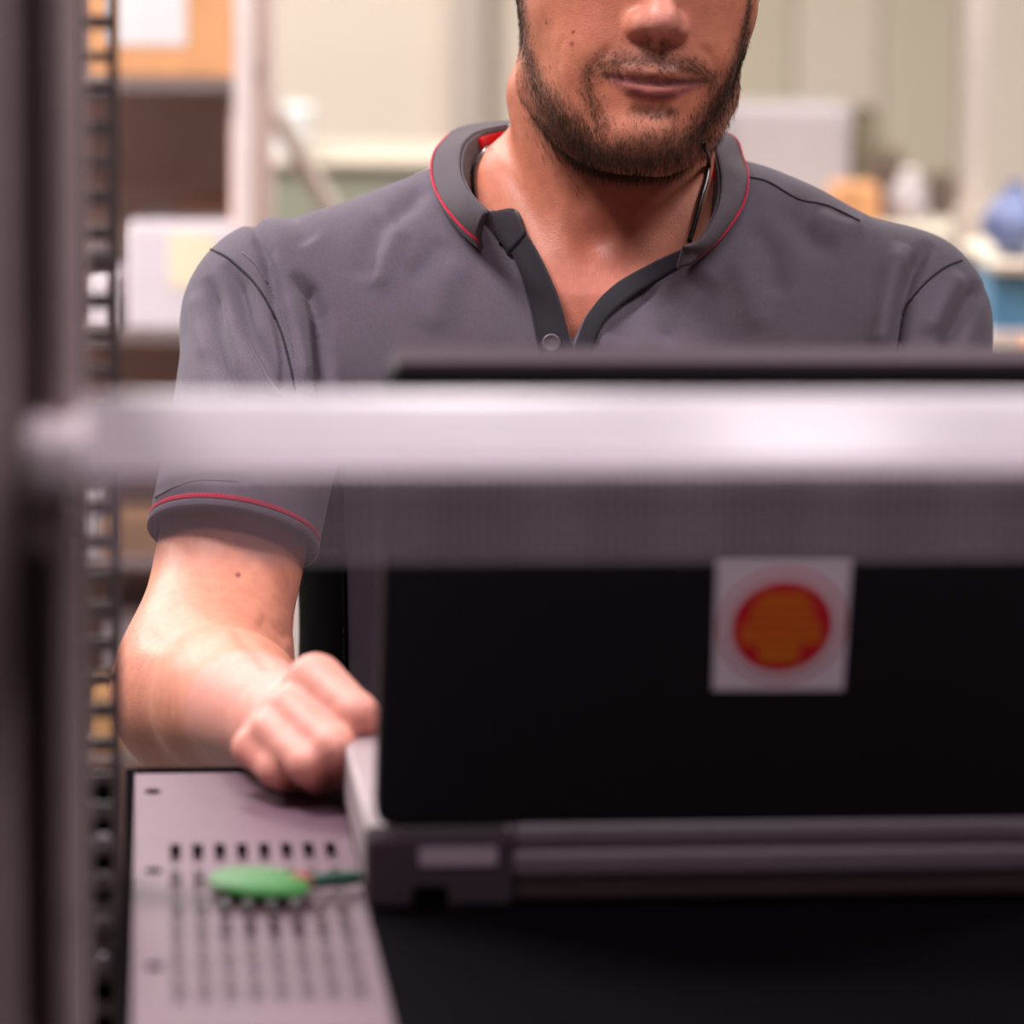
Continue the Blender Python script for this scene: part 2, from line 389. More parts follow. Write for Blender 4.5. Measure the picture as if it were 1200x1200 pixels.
# wire mesh strip hanging under the bar
bm = bmesh.new(); x = -.019
while x < .525:
    w = .00072 if (x-.0799) % .0491 > .020 else .00092
    box(bm, (x-w, 1.2975, 1.4382), (x+w, 1.2989, 1.4672)); x += .0034
box(bm, (-.019, 1.2990, 1.4655), (.525, 1.3125, 1.4668))
for z in (1.4382, 1.4482, 1.4582):
    box(bm, (-.019, 1.2962, z-.0007), (.525, 1.2976, z+.0007))
o = rack.bm('wire_mesh_strip', bm, 'mesh_wire'); o['kind'] = 'stuff'

# vented shelf
SZ = 1.206
shelf = RackThing('vented_shelf', (.22, 1.7, SZ-.04), 'pale pinkish grey perforated metal rack shelf under the laptop', 'rack shelf')
bm = bmesh.new()
SX0, SX1, SY0, SY1 = -.0066, .450, 1.40, 2.004
cols = [.0134+.0108*i for i in range(8)]
rows = [(1.803, 1.843)] + [(1.790-.0475*i-.042, 1.790-.0475*i) for i in range(5)]
hw = .0026
xs = [SX0]
for c in cols: xs += [c-hw, c+hw]
xs.append(SX1)
ys = [SY0]
for a, b in sorted(rows): ys += [a, b]
ys.append(SY1)
gv = {}
for kz, z in enumerate((SZ, SZ-.0014)):
    for i, x in enumerate(xs):
        for j, y in enumerate(ys): gv[i, j, kz] = bm.verts.new((x, y, z))
hole = lambda i, j: i % 2 == 1 and j % 2 == 1 and 0 <= i < len(xs)-1 and 0 <= j < len(ys)-1
out = lambda i, j: i < 0 or j < 0 or i >= len(xs)-1 or j >= len(ys)-1 or hole(i, j)
for i in range(len(xs)-1):
    for j in range(len(ys)-1):
        if hole(i, j): continue
        bm.faces.new((gv[i, j, 0], gv[i+1, j, 0], gv[i+1, j+1, 0], gv[i, j+1, 0]))
        bm.faces.new((gv[i, j+1, 1], gv[i+1, j+1, 1], gv[i+1, j, 1], gv[i, j, 1]))
        for (di, dj, p, q) in ((-1, 0, (0, 0), (0, 1)), (1, 0, (1, 1), (1, 0)), (0, -1, (1, 0), (0, 0)), (0, 1, (0, 1), (1, 1))):
            if out(i+di, j+dj):
                bm.faces.new((gv[i+p[0], j+p[1], 0], gv[i+q[0], j+q[1], 0], gv[i+q[0], j+q[1], 1], gv[i+p[0], j+p[1], 1]))
shelf.bm('tray', bm, 'shelf_metal')
shelf.boxes('side_flange', [((-.0115, 1.40, SZ-.045), (-.0068, 2.012, SZ+.001), .0008)], 'black')
shelf.boxes('side_flange', [((.4502, 1.40, SZ-.045), (.4538, 2.012, SZ+.001), .0008)], 'black')
shelf.boxes('front_lip', [((-.0066, 2.0045, SZ-.045), (.450, 2.012, SZ+.0015), .0008)], 'black')
shelf.boxes('mounting_ear', [((-.0300, 1.7765, SZ-.20), (-.0117, 1.7805, 1.2590), .0008)], 'black')
shelf.boxes('under_pan', [((-.0066, 1.40, SZ-.0075), (.450, 2.004, SZ-.006))], 'shelf_metal')
for y in (1.9592, 1.7888, 1.6181):
    bm = bmesh.new(); screw_head(bm, (.0027, y, SZ), .0042, .0010, 'z'); shelf.bm('screw', bm, 'black')

# rubber mat under the laptop
rm = RackThing('rubber_mat', (.27, 1.5, SZ), 'black rubber mat lying on the shelf under the laptop', 'mat')
bm = bmesh.new(); prism(bm, rrect(0.1005, 1.41, .446, 1.95, .006), SZ, SZ+.003); o = rm.bm('sheet', bm, 'mat')

# ------------------------------------------------------------------ laptop
LZ = SZ+.003
lp = RackThing('laptop', (.272, 1.82, LZ), 'thick black laptop seen from behind, lid raised, with a square red and white sticker', 'laptop')
bm = bmesh.new(); box(bm, (.0995, 1.704, LZ+.002), (.445, 1.935, LZ+.034), .003, 3)
base = lp.bm('base', bm, 'laptop_deck', smooth=False); base['label'] = 'pale grey keyboard base'
for x in (.115, .43):
    for y in (1.715, 1.92):
        bm = bmesh.new(); box(bm, (x-.008, y-.008, LZ), (x+.008, y+.008, LZ+.0022), .0006); lp.bm('rubber_foot', bm, 'hole', base)
bm = bmesh.new(); box(bm, (.0990, 1.694, LZ+.0005), (.1655, 1.719, LZ+.0352), .0040, 3)
cb = lp.bm('hinge_corner', bm, 'hinge', smooth=False)
lp.boxes('rating_label', [((.1225, 1.6930, 1.2302), (.1577, 1.6942, 1.2387), .0004)], 'label', cb)
bm = bmesh.new(); prism(bm, rrect(.1190, 1.2135, .1360, 1.2212, .0035), -1.6925, -1.6945, Matrix(((1, 0, 0, 0), (0, 0, -1, 0), (0, 1, 0, 0), (0, 0, 0, 1))))
lp.bm('port', bm, 'hole', cb)
bm = bmesh.new(); box(bm, (.1648, 1.695, LZ+.0150), (.4450, 1.702, LZ+.0270), .003, 3); lp.bm('battery', bm, 'laptop_grey')
bm = bmesh.new(); box(bm, (.1645, 1.697, LZ+.0275), (.4450, 1.716, LZ+.0395), .004, 3); lp.bm('hinge_bar', bm, 'laptop_grey')
# keyboard and touchpad on the man's side
kb = lp.boxes('keyboard', [((.12, 1.745, LZ+.034), (.425, 1.845, LZ+.0352))], 'hole')
bm = bmesh.new()
for r_ in range(6):
    for c_ in range(15):
        x = .1235+c_*.0201; y = 1.748+r_*.0161; box(bm, (x, y, LZ+.0352), (x+.0172, y+.0136, LZ+.0376))
kk = lp.bm('keys', bm, 'laptop', kb); kk['kind'] = 'stuff'
lp.boxes('touchpad', [((.225, 1.862, LZ+.0338), (.32, 1.922, LZ+.0345), .0003)], 'laptop_grey')
# lid
Lr = math.radians(18)
lo_ = Vector((.1029, 1.70, 1.245)); e1 = Vector((1, 0, 0)); e2 = Vector((0, -math.sin(Lr), math.cos(Lr))); en = Vector((0, -math.cos(Lr), -math.sin(Lr)))
ML = Matrix(((e1.x, e2.x, en.x, lo_.x), (e1.y, e2.y, en.y, lo_.y), (e1.z, e2.z, en.z, lo_.z), (0, 0, 0, 1)))
def lidprism(pts, z0, z1):
    bm = bmesh.new(); prism(bm, pts, z0, z1, ML); return bm
bm = bmesh.new()
vs = prism(bm, rrect(0, .001, .340, .2322, .009), -.019, 0, ML)
es = [e for e in bm.edges if len(e.link_faces) == 2 and abs(e.link_faces[0].normal.dot(e.link_faces[1].normal)) < .5]
bm.normal_update()
fcap = [f for f in bm.faces if len(f.verts) > 8]
es = list({e for f in fcap for e in f.edges})
bmesh.ops.bevel(bm, geom=es, offset=.0035, segments=3, profile=.5, affect='EDGES')
lid = lp.bm('lid', bm, 'laptop')
lp.bm('screen', lidprism(rrect(.016, .022, .324, .219, .002), -.0196, -.0188), 'screen', lid)
lp.boxes('latch', [((.16, 1.6, 0), (.161, 1.601, .001))], 'laptop_grey', lid) if False else None
lr0 = lp.bm('lid_rim', lidprism(rrect(.004, .2308, .336, .2334, .0010), -.0175, -.0015), 'lid_rim', lid); lr0['label'] = 'lighter grey top edge of the lid'
# sticker on the lid
SM = Matrix(((1, 0, 0, 0), (0, 1, 0, 0), (0, 0, 1, 0), (0, 0, 0, 1)))
st = lp.bm('sticker', lidprism([(.1500, .0726), (.2094, .0721), (.2081, .1375), (.1478, .1378)], 0.0001, .0005), 'sticker')
def disc(cx, cy, r, z0, z1, ry=None):
    return lidprism([(cx+r*math.cos(2*math.pi*i/48), cy+(ry or r)*math.sin(2*math.pi*i/48)) for i in range(48)], z0, z1)
SCX, SCY = .1792, .1049
lp.bm('outer_ring', disc(SCX, SCY, .0288, .0005, .0006), 'pinkring', st)
lp.bm('outer_ring_gap', disc(SCX, SCY, .0270, .0006, .0007), 'sticker', st)
lp.bm('red_disc', disc(SCX, SCY, .0232, .0007, .0008), 'red', st)
bm = bmesh.new(); rnd = random.Random(5)
for cyy, half in ((.0150, .0105), (.0098, .0135), (.0042, .0150), (-.0015, .0190), (-.0068, .0180), (-.0118, .0100), (-.0160, .0085)):
    x = -half
    while x < half-.001:
        w = min(rnd.uniform(.0022, .0034), half-x)
        prism(bm, [(SCX+x, SCY+cyy-.0019), (SCX+x+w, SCY+cyy-.0019), (SCX+x+w, SCY+cyy+.0019), (SCX+x, SCY+cyy+.0019)], .0008, .0009, ML)
        x += w+.0006
o = lp.bm('lettering', bm, 'orange', st); o['kind'] = 'stuff'

# ------------------------------------------------------------------ small green tool on the shelf
tl = RackThing('hand_tool', (.075, 1.755, SZ), 'small tool with bright green leaf-shaped grip and red collar, lying on the shelf', 'tool')
bm = bmesh.new()
NL = 24
c0, c1 = Vector((.0330, 1.760, SZ+.005)), Vector((.0700, 1.714, SZ+.006))
dv = (c1-c0); L_ = dv.length; dx = dv.normalized(); dn = Vector((-dx.y, dx.x, 0)).normalized(); dz = dx.cross(dn)*1
rings = []
for i in range(NL+1):
    t = i/NL; w = .0215*math.sin(math.pi*t)**.62*(1-.10*t)+.0008; hgt = .0042*math.sin(math.pi*t)**.5+.0006
    c = c0+dv*t+Vector((0, 0, .001))
    rings.append([bm.verts.new(c+dn*(w*math.copysign(abs(math.cos(a))**.8, math.cos(a)))+Vector((0, 0, hgt*math.sin(a)))) for a in [2*math.pi*j/20 for j in range(20)]])
for a, b in zip(rings, rings[1:]):
    for j in range(20): bm.faces.new((a[j], a[(j+1) % 20], b[(j+1) % 20], b[j]))
bm.faces.new(rings[0]); bm.faces.new(rings[-1])
tl.bm('grip', bm, 'green', smooth=True)
def cyl_part(T, name, p0, p1, r, mt, k=16, prof=None):
    P = [np.array(p0)+(np.array(p1)-np.array(p0))*t for t in np.linspace(0, 1, 7)]
    R = [r*s for s in (prof or (.85, 1, 1, 1, 1, 1, .85))]
    V, Fs = tube_np(P, R, k); bm = bmesh.new(); vv = [bm.verts.new(v) for v in V]
    for f in Fs: bm.faces.new([vv[i] for i in f])
    return T.bm(name, bm, mt, smooth=True)
cyl_part(tl, 'collar', (.0660, 1.735, SZ+.0065), (.0745, 1.739, SZ+.0065), .0050, 'tool_red')
cyl_part(tl, 'shaft', (.0745, 1.739, SZ+.0065), (.0990, 1.746, SZ+.0065), .0036, 'tool_green')

# ------------------------------------------------------------------ signed-distance tool kit (camera-aligned metres: u right, v up, d away)
f32 = np.float32
def pc(px, py, d): return np.array([(px-600)/FPX*d, (600-py)/FPX*d, d], f32)
def dot3(q): return q[:, 0]*q[:, 0]+q[:, 1]*q[:, 1]+q[:, 2]*q[:, 2]
def rc(P, a, b, ra, rb):
    a = np.asarray(a, f32); b = np.asarray(b, f32); ba = b-a
    q = P-a; h = np.clip((q@ba)/f32(ba@ba), 0, 1)
    q = q-h[:, None]*ba
    return np.sqrt(dot3(q))-(ra+(rb-ra)*h)
def el(P, c, r):
    c = np.asarray(c, f32); r = np.asarray(r, f32); q = (P-c)/r
    k0 = np.sqrt(dot3(q))+1e-6; q = q/r; k1 = np.sqrt(dot3(q))+1e-6
    return k0*(k0-1)/k1
def sm(a, b, k):
    h = np.clip(.5+.5*(b-a)/k, 0, 1); return b*(1-h)+a*h-k*h*(1-h)
def smax(a, b, k): return -sm(-a, -b, k)
def grouped(P, fn, lo, hi, pad=.08):
    """evaluate fn only near its box; far away a safe distance to the box"""
    lo = np.asarray(lo, f32); hi = np.asarray(hi, f32)
    q = np.maximum(np.maximum(lo-P, P-hi), 0); far = np.sqrt(dot3(q)); near = far < pad
    out = far+f32(.02)
    if near.any(): out[near] = fn(P[near])
    return out

def sdf_mesh(fn, lo, hi, h, margin=1.5, chunk=1200):
    B = 8; lo = np.asarray(lo, f32); hi = np.asarray(hi, f32)
    nb = np.ceil((hi-lo)/(B*h)).astype(int)
    I = np.stack(np.meshgrid(*[np.arange(n) for n in nb], indexing='ij'), -1).reshape(-1, 3)
    C = (lo+(I*B+B/2)*h).astype(f32); keep = []
    for s in range(0, len(C), 400000):
        keep.append(np.abs(fn(C[s:s+400000])) < margin*.5*1.7321*B*h)
    I = I[np.concatenate(keep)]
    g = np.stack(np.meshgrid(*[np.arange(B+1)]*3, indexing='ij'), -1).reshape(-1, 3)
    cc = [(i, j, k) for i in (0, 1) for j in (0, 1) for k in (0, 1)]
    ed = [(a, b) for a in range(8) for b in range(a+1, 8) if sum(abs(cc[a][t]-cc[b][t]) for t in range(3)) == 1]
    GI, PO, SG = [], [], []
    for s in range(0, len(I), chunk):
        Ib = I[s:s+chunk]; L = (Ib[:, None, :]*B+g[None]); P = (lo+L.reshape(-1, 3)*f32(h)).astype(f32)
        S = fn(P).reshape(len(Ib), B+1, B+1, B+1)
        cs = np.stack([S[:, i:i+B, j:j+B, k:k+B] for i, j, k in cc], -1)
        neg = cs < 0; mk = neg.any(-1) & ~neg.all(-1)
        w = np.argwhere(mk); v = cs[mk]; ng = neg[mk]
        acc = np.zeros((len(w), 3), f32); cnt = np.zeros(len(w), f32)
        for a, b in ed:
            cr = ng[:, a] != ng[:, b]; va, vb = v[:, a], v[:, b]
            t = np.where(cr, va/np.where(cr, va-vb, 1), 0)[:, None]
            pa, pb = np.array(cc[a], f32), np.array(cc[b], f32)
            acc += np.where(cr[:, None], pa+t*(pb-pa), 0); cnt += cr
        gi = Ib[w[:, 0]]*B+w[:, 1:]
        GI.append(gi); PO.append(lo+(gi+acc/cnt[:, None])*h); SG.append(ng)
    GI = np.concatenate(GI); PO = np.concatenate(PO); SG = np.concatenate(SG)
    N = nb*B+2; key = ((GI[:, 0]+1)*N[1]+(GI[:, 1]+1))*N[2]+GI[:, 2]+1
    o = np.argsort(key); key, GI, PO, SG = key[o], GI[o], PO[o], SG[o]
    step = (N[1]*N[2], N[2], 1); Q = []
    for ax in range(3):
        b1, b2 = (ax+1) % 3, (ax+2) % 3
        c1 = [0, 0, 0]; c1[ax] = 1; ci = cc.index(tuple(c1))
        sel = np.where(SG[:, 0] != SG[:, ci])[0]
        ks = key[sel]; idx = []; ok = np.ones(len(sel), bool)
        for kk_ in (ks-step[b1]-step[b2], ks-step[b2], ks, ks-step[b1]):
            p = np.minimum(np.searchsorted(key, kk_), len(key)-1); ok &= key[p] == kk_; idx.append(p)
        q = np.stack(idx, 1)[ok]; inside = SG[sel, 0][ok]
        q[~inside] = q[~inside][:, ::-1]; Q.append(q)
    return PO, np.concatenate(Q)

def laplace(V, Q, it=1, lam=.5):
    for _ in range(it):
        acc = np.zeros_like(V); cnt = np.zeros(len(V), f32)
        for i in range(4):
            a, b = Q[:, i], Q[:, (i+1) % 4]
            np.add.at(acc, a, V[b]); np.add.at(acc, b, V[a]); np.add.at(cnt, a, 1); np.add.at(cnt, b, 1)
        V = V+lam*(acc/np.maximum(cnt, 1)[:, None]-V)
    return V
def normals(V, Q):
    n = np.cross(V[Q[:, 2]]-V[Q[:, 0]], V[Q[:, 3]]-V[Q[:, 1]]); out = np.zeros_like(V)
    for i in range(4): np.add.at(out, Q[:, i], n)
    return out/(np.linalg.norm(out, axis=1)[:, None]+1e-12)
def to_world(V):
    V = np.asarray(V, float)
    return CAM+V[:, :1]*RGT+V[:, 1:2]*UPV+V[:, 2:3]*FWD
def pix(V):
    return np.stack([600+FPX*V[:, 0]/V[:, 2], 600-FPX*V[:, 1]/V[:, 2]], 1)
def polydist(p, poly):
    """distance in pixels to a polyline, and the parameter 0..1 along it"""
    poly = np.asarray(poly, float); best = np.full(len(p), 1e9); par = np.zeros(len(p))
    L = np.r_[0, np.cumsum(np.linalg.norm(np.diff(poly[:, :2], axis=0), axis=1))]
    for i in range(len(poly)-1):
        a, b = poly[i, :2], poly[i+1, :2]; ab = b-a
        t = np.clip(((p-a)@ab)/(ab@ab), 0, 1); d = np.linalg.norm(p-a-t[:, None]*ab, axis=1)
        m_ = d < best; best[m_] = d[m_]; par[m_] = (L[i]+t[m_]*(L[i+1]-L[i]))/L[-1]
    return best, par
def polysd(p, poly):
    poly = np.asarray(poly, float); d, _ = polydist(p, np.vstack([poly, poly[:1]]))
    ins = np.zeros(len(p), bool); n = len(poly)
    for i in range(n):
        (x1, y1), (x2, y2) = poly[i], poly[(i+1) % n]
        c = ((y1 > p[:, 1]) != (y2 > p[:, 1])); 
        xx = (x2-x1)*(p[:, 1]-y1)/np.where(y2 != y1, y2-y1, 1)+x1
        ins ^= c & (p[:, 0] < xx)
    return np.where(ins, -d, d)

# ------------------------------------------------------------------ the man: distance fields
HO = pc(765, 93, 2.285)
ry, rr2, rp = math.radians(9), math.radians(-4), math.radians(2)
Ry_ = np.array([[math.cos(ry), 0, math.sin(ry)], [0, 1, 0], [-math.sin(ry), 0, math.cos(ry)]])
Rz_ = np.array([[math.cos(rr2), -math.sin(rr2), 0], [math.sin(rr2), math.cos(rr2), 0], [0, 0, 1]])
Rx_ = np.array([[1, 0, 0], [0, math.cos(rp), -math.sin(rp)], [0, math.sin(rp), math.cos(rp)]])
HR = (Rz_@Ry_@Rx_).astype(f32)                            # head axes -> camera axes (u, v, -d)
def to_head(P):
    q = P-HO; q = np.stack([q[:, 0], q[:, 1], -q[:, 2]], 1); return (q@HR)*f32(1000)   # millimetres
def from_head(x):
    q = (np.atleast_2d(np.asarray(x, f32))/1000)@HR.T; return np.stack([q[:, 0], q[:, 1], -q[:, 2]], 1)+HO

def head_sdf_mm(p):
    q = p.copy(); q[:, 0] = np.sqrt(p[:, 0]**2+.3)         # mirrored in x
    d = el(p, (0, 88, -88), (75, 95, 97))
    d = sm(d, el(p, (0, 35, -66), (66, 72, 62)), 22)       # face block
    d = sm(d, el(q, (38, 50, -42), (25, 22, 24)), 20)      # cheekbone
    d = sm(d, el(q, (33, 14, -30), (20, 26, 20)), 16)      # cheek
    d = sm(d, rc(q, (52, -2, -84), (15, -37, -27), 17, 15), 22)   # jaw line
    d = sm(d, el(p, (0, -16, -56), (50, 38, 46)), 22)      # jaw body
    d = sm(d, el(p, (0, -35, -21), (20, 17, 18)), 14)      # chin
    d = sm(d, el(p, (0, 5, -22), (29, 27, 21)), 12)        # muzzle
    d = sm(d, rc(p, (0, 84, -7), (0, 40, 9), 8, 8.5), 9)   # nose bridge
    d = sm(d, el(p, (0, 34, 12), (11, 9, 10)), 7)    # nose tip
    d = sm(d, el(q, (12.5, 31, 2), (6.5, 7, 9)), 7.5)      # ala
    d = sm(d, rc(p, (0, 30, 9), (0, 20, -1), 3.4, 3.0), 3) # columella
    d = sm(d, rc(q, (0, 101, -8), (38, 97, -22), 8, 7), 14)  # brow ridge
    d = smax(d, -el(q, (32, 80, -4), (15, 9, 13)), 9)      # eye socket
    d = sm(d, el(q, (32, 84, -20), (17, 8.5, 14.5)), 3)     # upper lids
    d = sm(d, el(q, (32, 68, -19), (15, 5, 12)), 3)        # lower lids
    d = smax(d, -el(q, (7.2, 22.0, 6.5), (4.2, 2.4, 5.5)), 1.8)   # nostril
    up = sm(rc(q, (0, 4.2, -.8), (12, 4.4, -2.8), 3.3, 3.0), rc(q, (12, 4.4, -2.8), (27, 2.2, -11.5), 3.0, 1.2), 3)
    lo = sm(rc(q, (0, -7.0, -3.2), (12, -5.0, -4.9), 5.2, 4.4), rc(q, (12, -5.0, -4.9), (26, 1.0, -11.5), 4.4, 1.2), 3)
    d = sm(d, sm(up, lo, 1.2), 2.6)
    d = sm(d, el(q, (78, 86, -100), (6, 30, 18)), 5)        # ear
    d = smax(d, -el(q, (85, 88, -94), (6, 21, 11)), 4)
    return d

NK_A = pc(714, 0, 2.405); NK_B = pc(704, 285, 2.462)
def neck_sdf(P):
    d = rc(P, NK_A, NK_B, .0535, .0625)
    # neck muscles running to the notch, throat
    d = sm(d, rc(P, pc(625, 110, 2.415), pc(668, 290, 2.398), .014, .008), .02)
    d = sm(d, rc(P, pc(812, 150, 2.415), pc(722, 296, 2.402), .014, .005), .03)
    d = sm(d, rc(P, pc(652, 190, 2.470), pc(572, 268, 2.445), .028, .034), .025)
    d = sm(d, rc(P, pc(762, 195, 2.470), pc(822, 268, 2.445), .028, .034), .025)
    d = sm(d, rc(P, pc(712, 235, 2.402), pc(706, 255, 2.400), .012, .011), .014)
    return smax(d, -el(P, pc(695, 290, 2.378), (.010, .010, .013)), .02)
SH_R = pc(328, 374, 2.445); SH_L = pc(1046, 380, 2.455)    # shoulder joints (image left / right)
CU_R = pc(273, 632, 2.315); EL_R = pc(236, 812, 2.262); WR_R = pc(338, 852, 2.020)
CU_L = pc(1095, 640, 2.37); EL_L = pc(1105, 845, 2.30); WR_L = pc(945, 790, 2.00)
def scaled_rc(P, a, b, ra, rb, sx):
    s = np.array([sx, 1, 1], f32); return rc(P*s, np.asarray(a)*s, np.asarray(b)*s, ra, rb)
def torso_sdf(P):
    d = scaled_rc(P, (.047, .075, 2.470), (.047, -.30, 2.580), .112, .112, .63)
    d = sm(d, rc(P, pc(535, 322, 2.452), SH_R, .058, .053), .045)
    d = sm(d, rc(P, pc(868, 322, 2.452), SH_L, .058, .053), .045)
    d = sm(d, rc(P, pc(664, 212, 2.500), pc(520, 322, 2.47), .034, .046), .04)     # trapezius
    d = sm(d, rc(P, pc(752, 212, 2.500), pc(890, 322, 2.47), .034, .046), .04)
    d = sm(d, el(P, pc(545, 440, 2.425), (.075, .065, .05)), .05)                   # pectorals
    d = sm(d, el(P, pc(830, 440, 2.425), (.075, .065, .05)), .05)
    return d
def arm_sdf(P, S, E, W):
    d = rc(P, S, E, .0480, .0435)
    mid = E+(W-E)*.34
    d = sm(d, sm(rc(P, E, mid, .0430, .0385), rc(P, mid, W, .0385, .0275), .02), .045)
    return d
def hand_r_sdf(P):
    palm = [(pc(372, 806, 1.995), .0150), (pc(344, 836, 1.987), .0135), (pc(320, 860, 1.983), .0118), (pc(296, 878, 1.985), .0100)]
    d = rc(P, WR_R, pc(345, 845, 2.010), .028, .022)
    for c, r in palm: d = sm(d, rc(P, pc(347, 848, 2.020), c, .018, r), .010)
    fing = [  # knuckle, middle joint, end joint, tip, radii
        ((370, 800, 1.993), (418, 838, 1.963), (428, 872, 1.985), (404, 876, 2.005), (.0155, .0112, .0095, .0082)),
        ((340, 833, 1.983), (392, 877, 1.950), (402, 900, 1.977), (380, 900, 2.001), (.0125, .0107, .0092, .0080)),
        ((318, 857, 1.977), (360, 896, 1.950), (372, 912, 1.977), (352, 908, 1.999), (.0112, .0096, .0084, .0074)),
        ((294, 876, 1.983), (322, 902, 1.965), (334, 912, 1.985), (322, 906, 2.001), (.0098, .0082, .0074, .0066))]
    for a, b, c, t, r in fing:
        g = sm(rc(P, pc(*a), pc(*b), r[0], r[1]), rc(P, pc(*b), pc(*c), r[1], r[2]), .004)
        g = sm(g, rc(P, pc(*c), pc(*t), r[2], r[3]), .003)
        d = sm(d, g, .0035)
    th = sm(rc(P, pc(378, 838, 2.027), pc(415, 858, 2.023), .016, .012), rc(P, pc(415, 858, 2.023), pc(436, 872, 1.999), .012, .0088), .006)
    return sm(d, th, .005)
def hand_l_sdf(P):
    d = rc(P, WR_L, pc(915, 800, 1.965), .027, .022)
    for k, (mx, my, md, tx, ty, td) in enumerate(((868, 806, 1.950, 838, 826, 1.925), (882, 800, 1.938, 856, 822, 1.905), (902, 800, 1.930, 884, 824, 1.898), (924, 806, 1.928, 912, 828, 1.902))):
        a = pc(mx, my, md); b = pc(tx, ty, td); mid = (a+b)/2+np.array([0, .008, 0], f32)
        d = sm(d, rc(P, pc(912, 800, 1.962), a, .017, .0115), .012)
        g = sm(rc(P, a, mid, .0105, .0088), rc(P, mid, b, .0088, .0072), .004); d = sm(d, g, .004)
    th = rc(P, pc(900, 815, 1.975), pc(852, 832, 1.955), .014, .0085)
    return sm(d, th, .006)

def body_sdf(P):
    d = grouped(P, lambda q: head_sdf_mm(to_head(q))*f32(.001), (-.01, .12, 2.24), (.17, .50, 2.52), .05)
    nk = grouped(P, neck_sdf, (-.06, .12, 2.36), (.16, .33, 2.54), .06)
    d = sm(d, nk, .016)
    hid = np.clip(np.maximum((f32(.135)-P[:, 1])/f32(.03), (np.abs(P[:, 0]-f32(.047))-f32(.075))/f32(.03)), 0, 1)
    d = sm(d, grouped(P, torso_sdf, (-.22, -.42, 2.33), (.31, .26, 2.70), .06)+f32(.012)*hid, .03)
    ar = grouped(P, lambda q: sm(arm_sdf(q, SH_R, EL_R, WR_R), grouped(q, hand_r_sdf, (-.17, -.16, 1.90), (-.06, -.06, 2.07), .03), .010),
                 (-.24, -.17, 1.90), (-.06, .19, 2.52), .05)
    al = grouped(P, lambda q: sm(arm_sdf(q, SH_L, EL_L, WR_L), grouped(q, hand_l_sdf, (.09, -.13, 1.87), (.18, -.06, 2.02), .03), .010),
                 (.09, -.19, 1.86), (.32, .19, 2.53), .05)
    d = sm(d, ar, .003); d = sm(d, al, .003)
    return smax(d, -(P[:, 1]+.30), .01)

V_OPEN = [(575, 262), (572, 243), (602, 246), (613, 268), (633, 303), (652, 345), (667, 398), (672, 402), (690, 368), (720, 335), (765, 309), (800, 292),
          (822, 280), (845, 240), (842, 195), (826, 150), (707, 120), (585, 140), (546, 165), (538, 195), (548, 228)]
GROW = f32(.006)
def cuff_n(S, C):
    n_ = (C-S)*np.array([1, 1, .42]); return n_/np.linalg.norm(n_)
def sleeve(P, S, C, ra, rb):
    ax = (C-S)/np.linalg.norm(C-S)
    an = cuff_n(S, C); d = rc(P, S, C+ax*.03, ra, rb); pl = (P-C)@an.astype(f32)
    d = smax(d, pl, .003)
    inner = np.maximum(rc(P, S, C+ax*.03, ra-.003, rb-.0022), -(pl+.006))
    return np.maximum(d, -inner)
def shirt_raw(P):
    d = grouped(P, torso_sdf, (-.22, -.42, 2.33), (.31, .26, 2.70), .06)-GROW
    s1 = grouped(P, lambda q: sleeve(q, SH_R, CU_R, .0585, .0495), (-.25, -.05, 2.24), (-.08, .19, 2.52), .05)
    s2 = grouped(P, lambda q: sleeve(q, SH_L, CU_L, .0585, .0495), (.17, -.06, 2.28), (.33, .19, 2.53), .05)
    d = sm(d, s1, .018); d = sm(d, s2, .018)
    return smax(d, -(P[:, 1]+.325), .006)
def shirt_sdf(P):
    d = shirt_raw(P)
    nr = (P[:, 1] > .08) & (P[:, 1] < .30) & (P[:, 0] > -.06) & (P[:, 0] < .14)
    if nr.any():
        q = P[nr]; cut = np.maximum(polysd(pix(q), V_OPEN).astype(f32)*q[:, 2]/f32(FPX), q[:, 2]-np.where(q[:, 1] > .19, f32(2.56), f32(2.47)))
        cut = np.minimum(cut, rc(q, NK_B-(NK_B-NK_A)*.1, NK_A, .066, .066))
        d[nr] = np.maximum(d[nr], -cut)
    return d
def trace(fn, px, py, d0=2.10, it=60):
    """depth at which the ray through (px, py) meets the surface fn"""
    px = np.asarray(px, float); py = np.asarray(py, float); d = np.full(len(px), d0)
    for _ in range(it):
        P = np.stack([(px-600)/FPX*d, (600-py)/FPX*d, d], 1).astype(f32); d = np.minimum(d+.8*np.clip(fn(P), -.02, .04), 2.75)
    return d

# ------------------------------------------------------------------ the man: body
man_at = Vector((0.06, 2.52, 0.0))
man = empty('person', man_at, 0, 'bearded man in a grey polo shirt with red trim, fist beside the laptop', 'person')
def man_link(name, V, Q, mt, parent=None, world=False, smooth=True):
    W = (np.asarray(V, float) if world else to_world(V))-np.array(man_at)
    Q = np.asarray(Q)
    me = quads_mesh(name, W, Q if world else Q[:, ::-1], smooth)
    return link(name, me, mt, parent or man)

V, Q = sdf_mesh(body_sdf, (-.26, -.33, 1.84), (.34, .47, 2.74), .0017)
pv = pix(V); Vs = laplace(V, Q, 3, .5); Vm = laplace(Vs, Q, 25, .5); Vs = np.where(((pv[:, 0] < 330) & (V[:, 2] > 2.03) & (V[:, 2] < 2.40))[:, None], Vm, Vs); V = np.where(((pv[:, 1] < 230) & (V[:, 0] > -.05))[:, None], laplace(V, Q, 1, .4), Vs)
N = -normals(V, Q) * -1
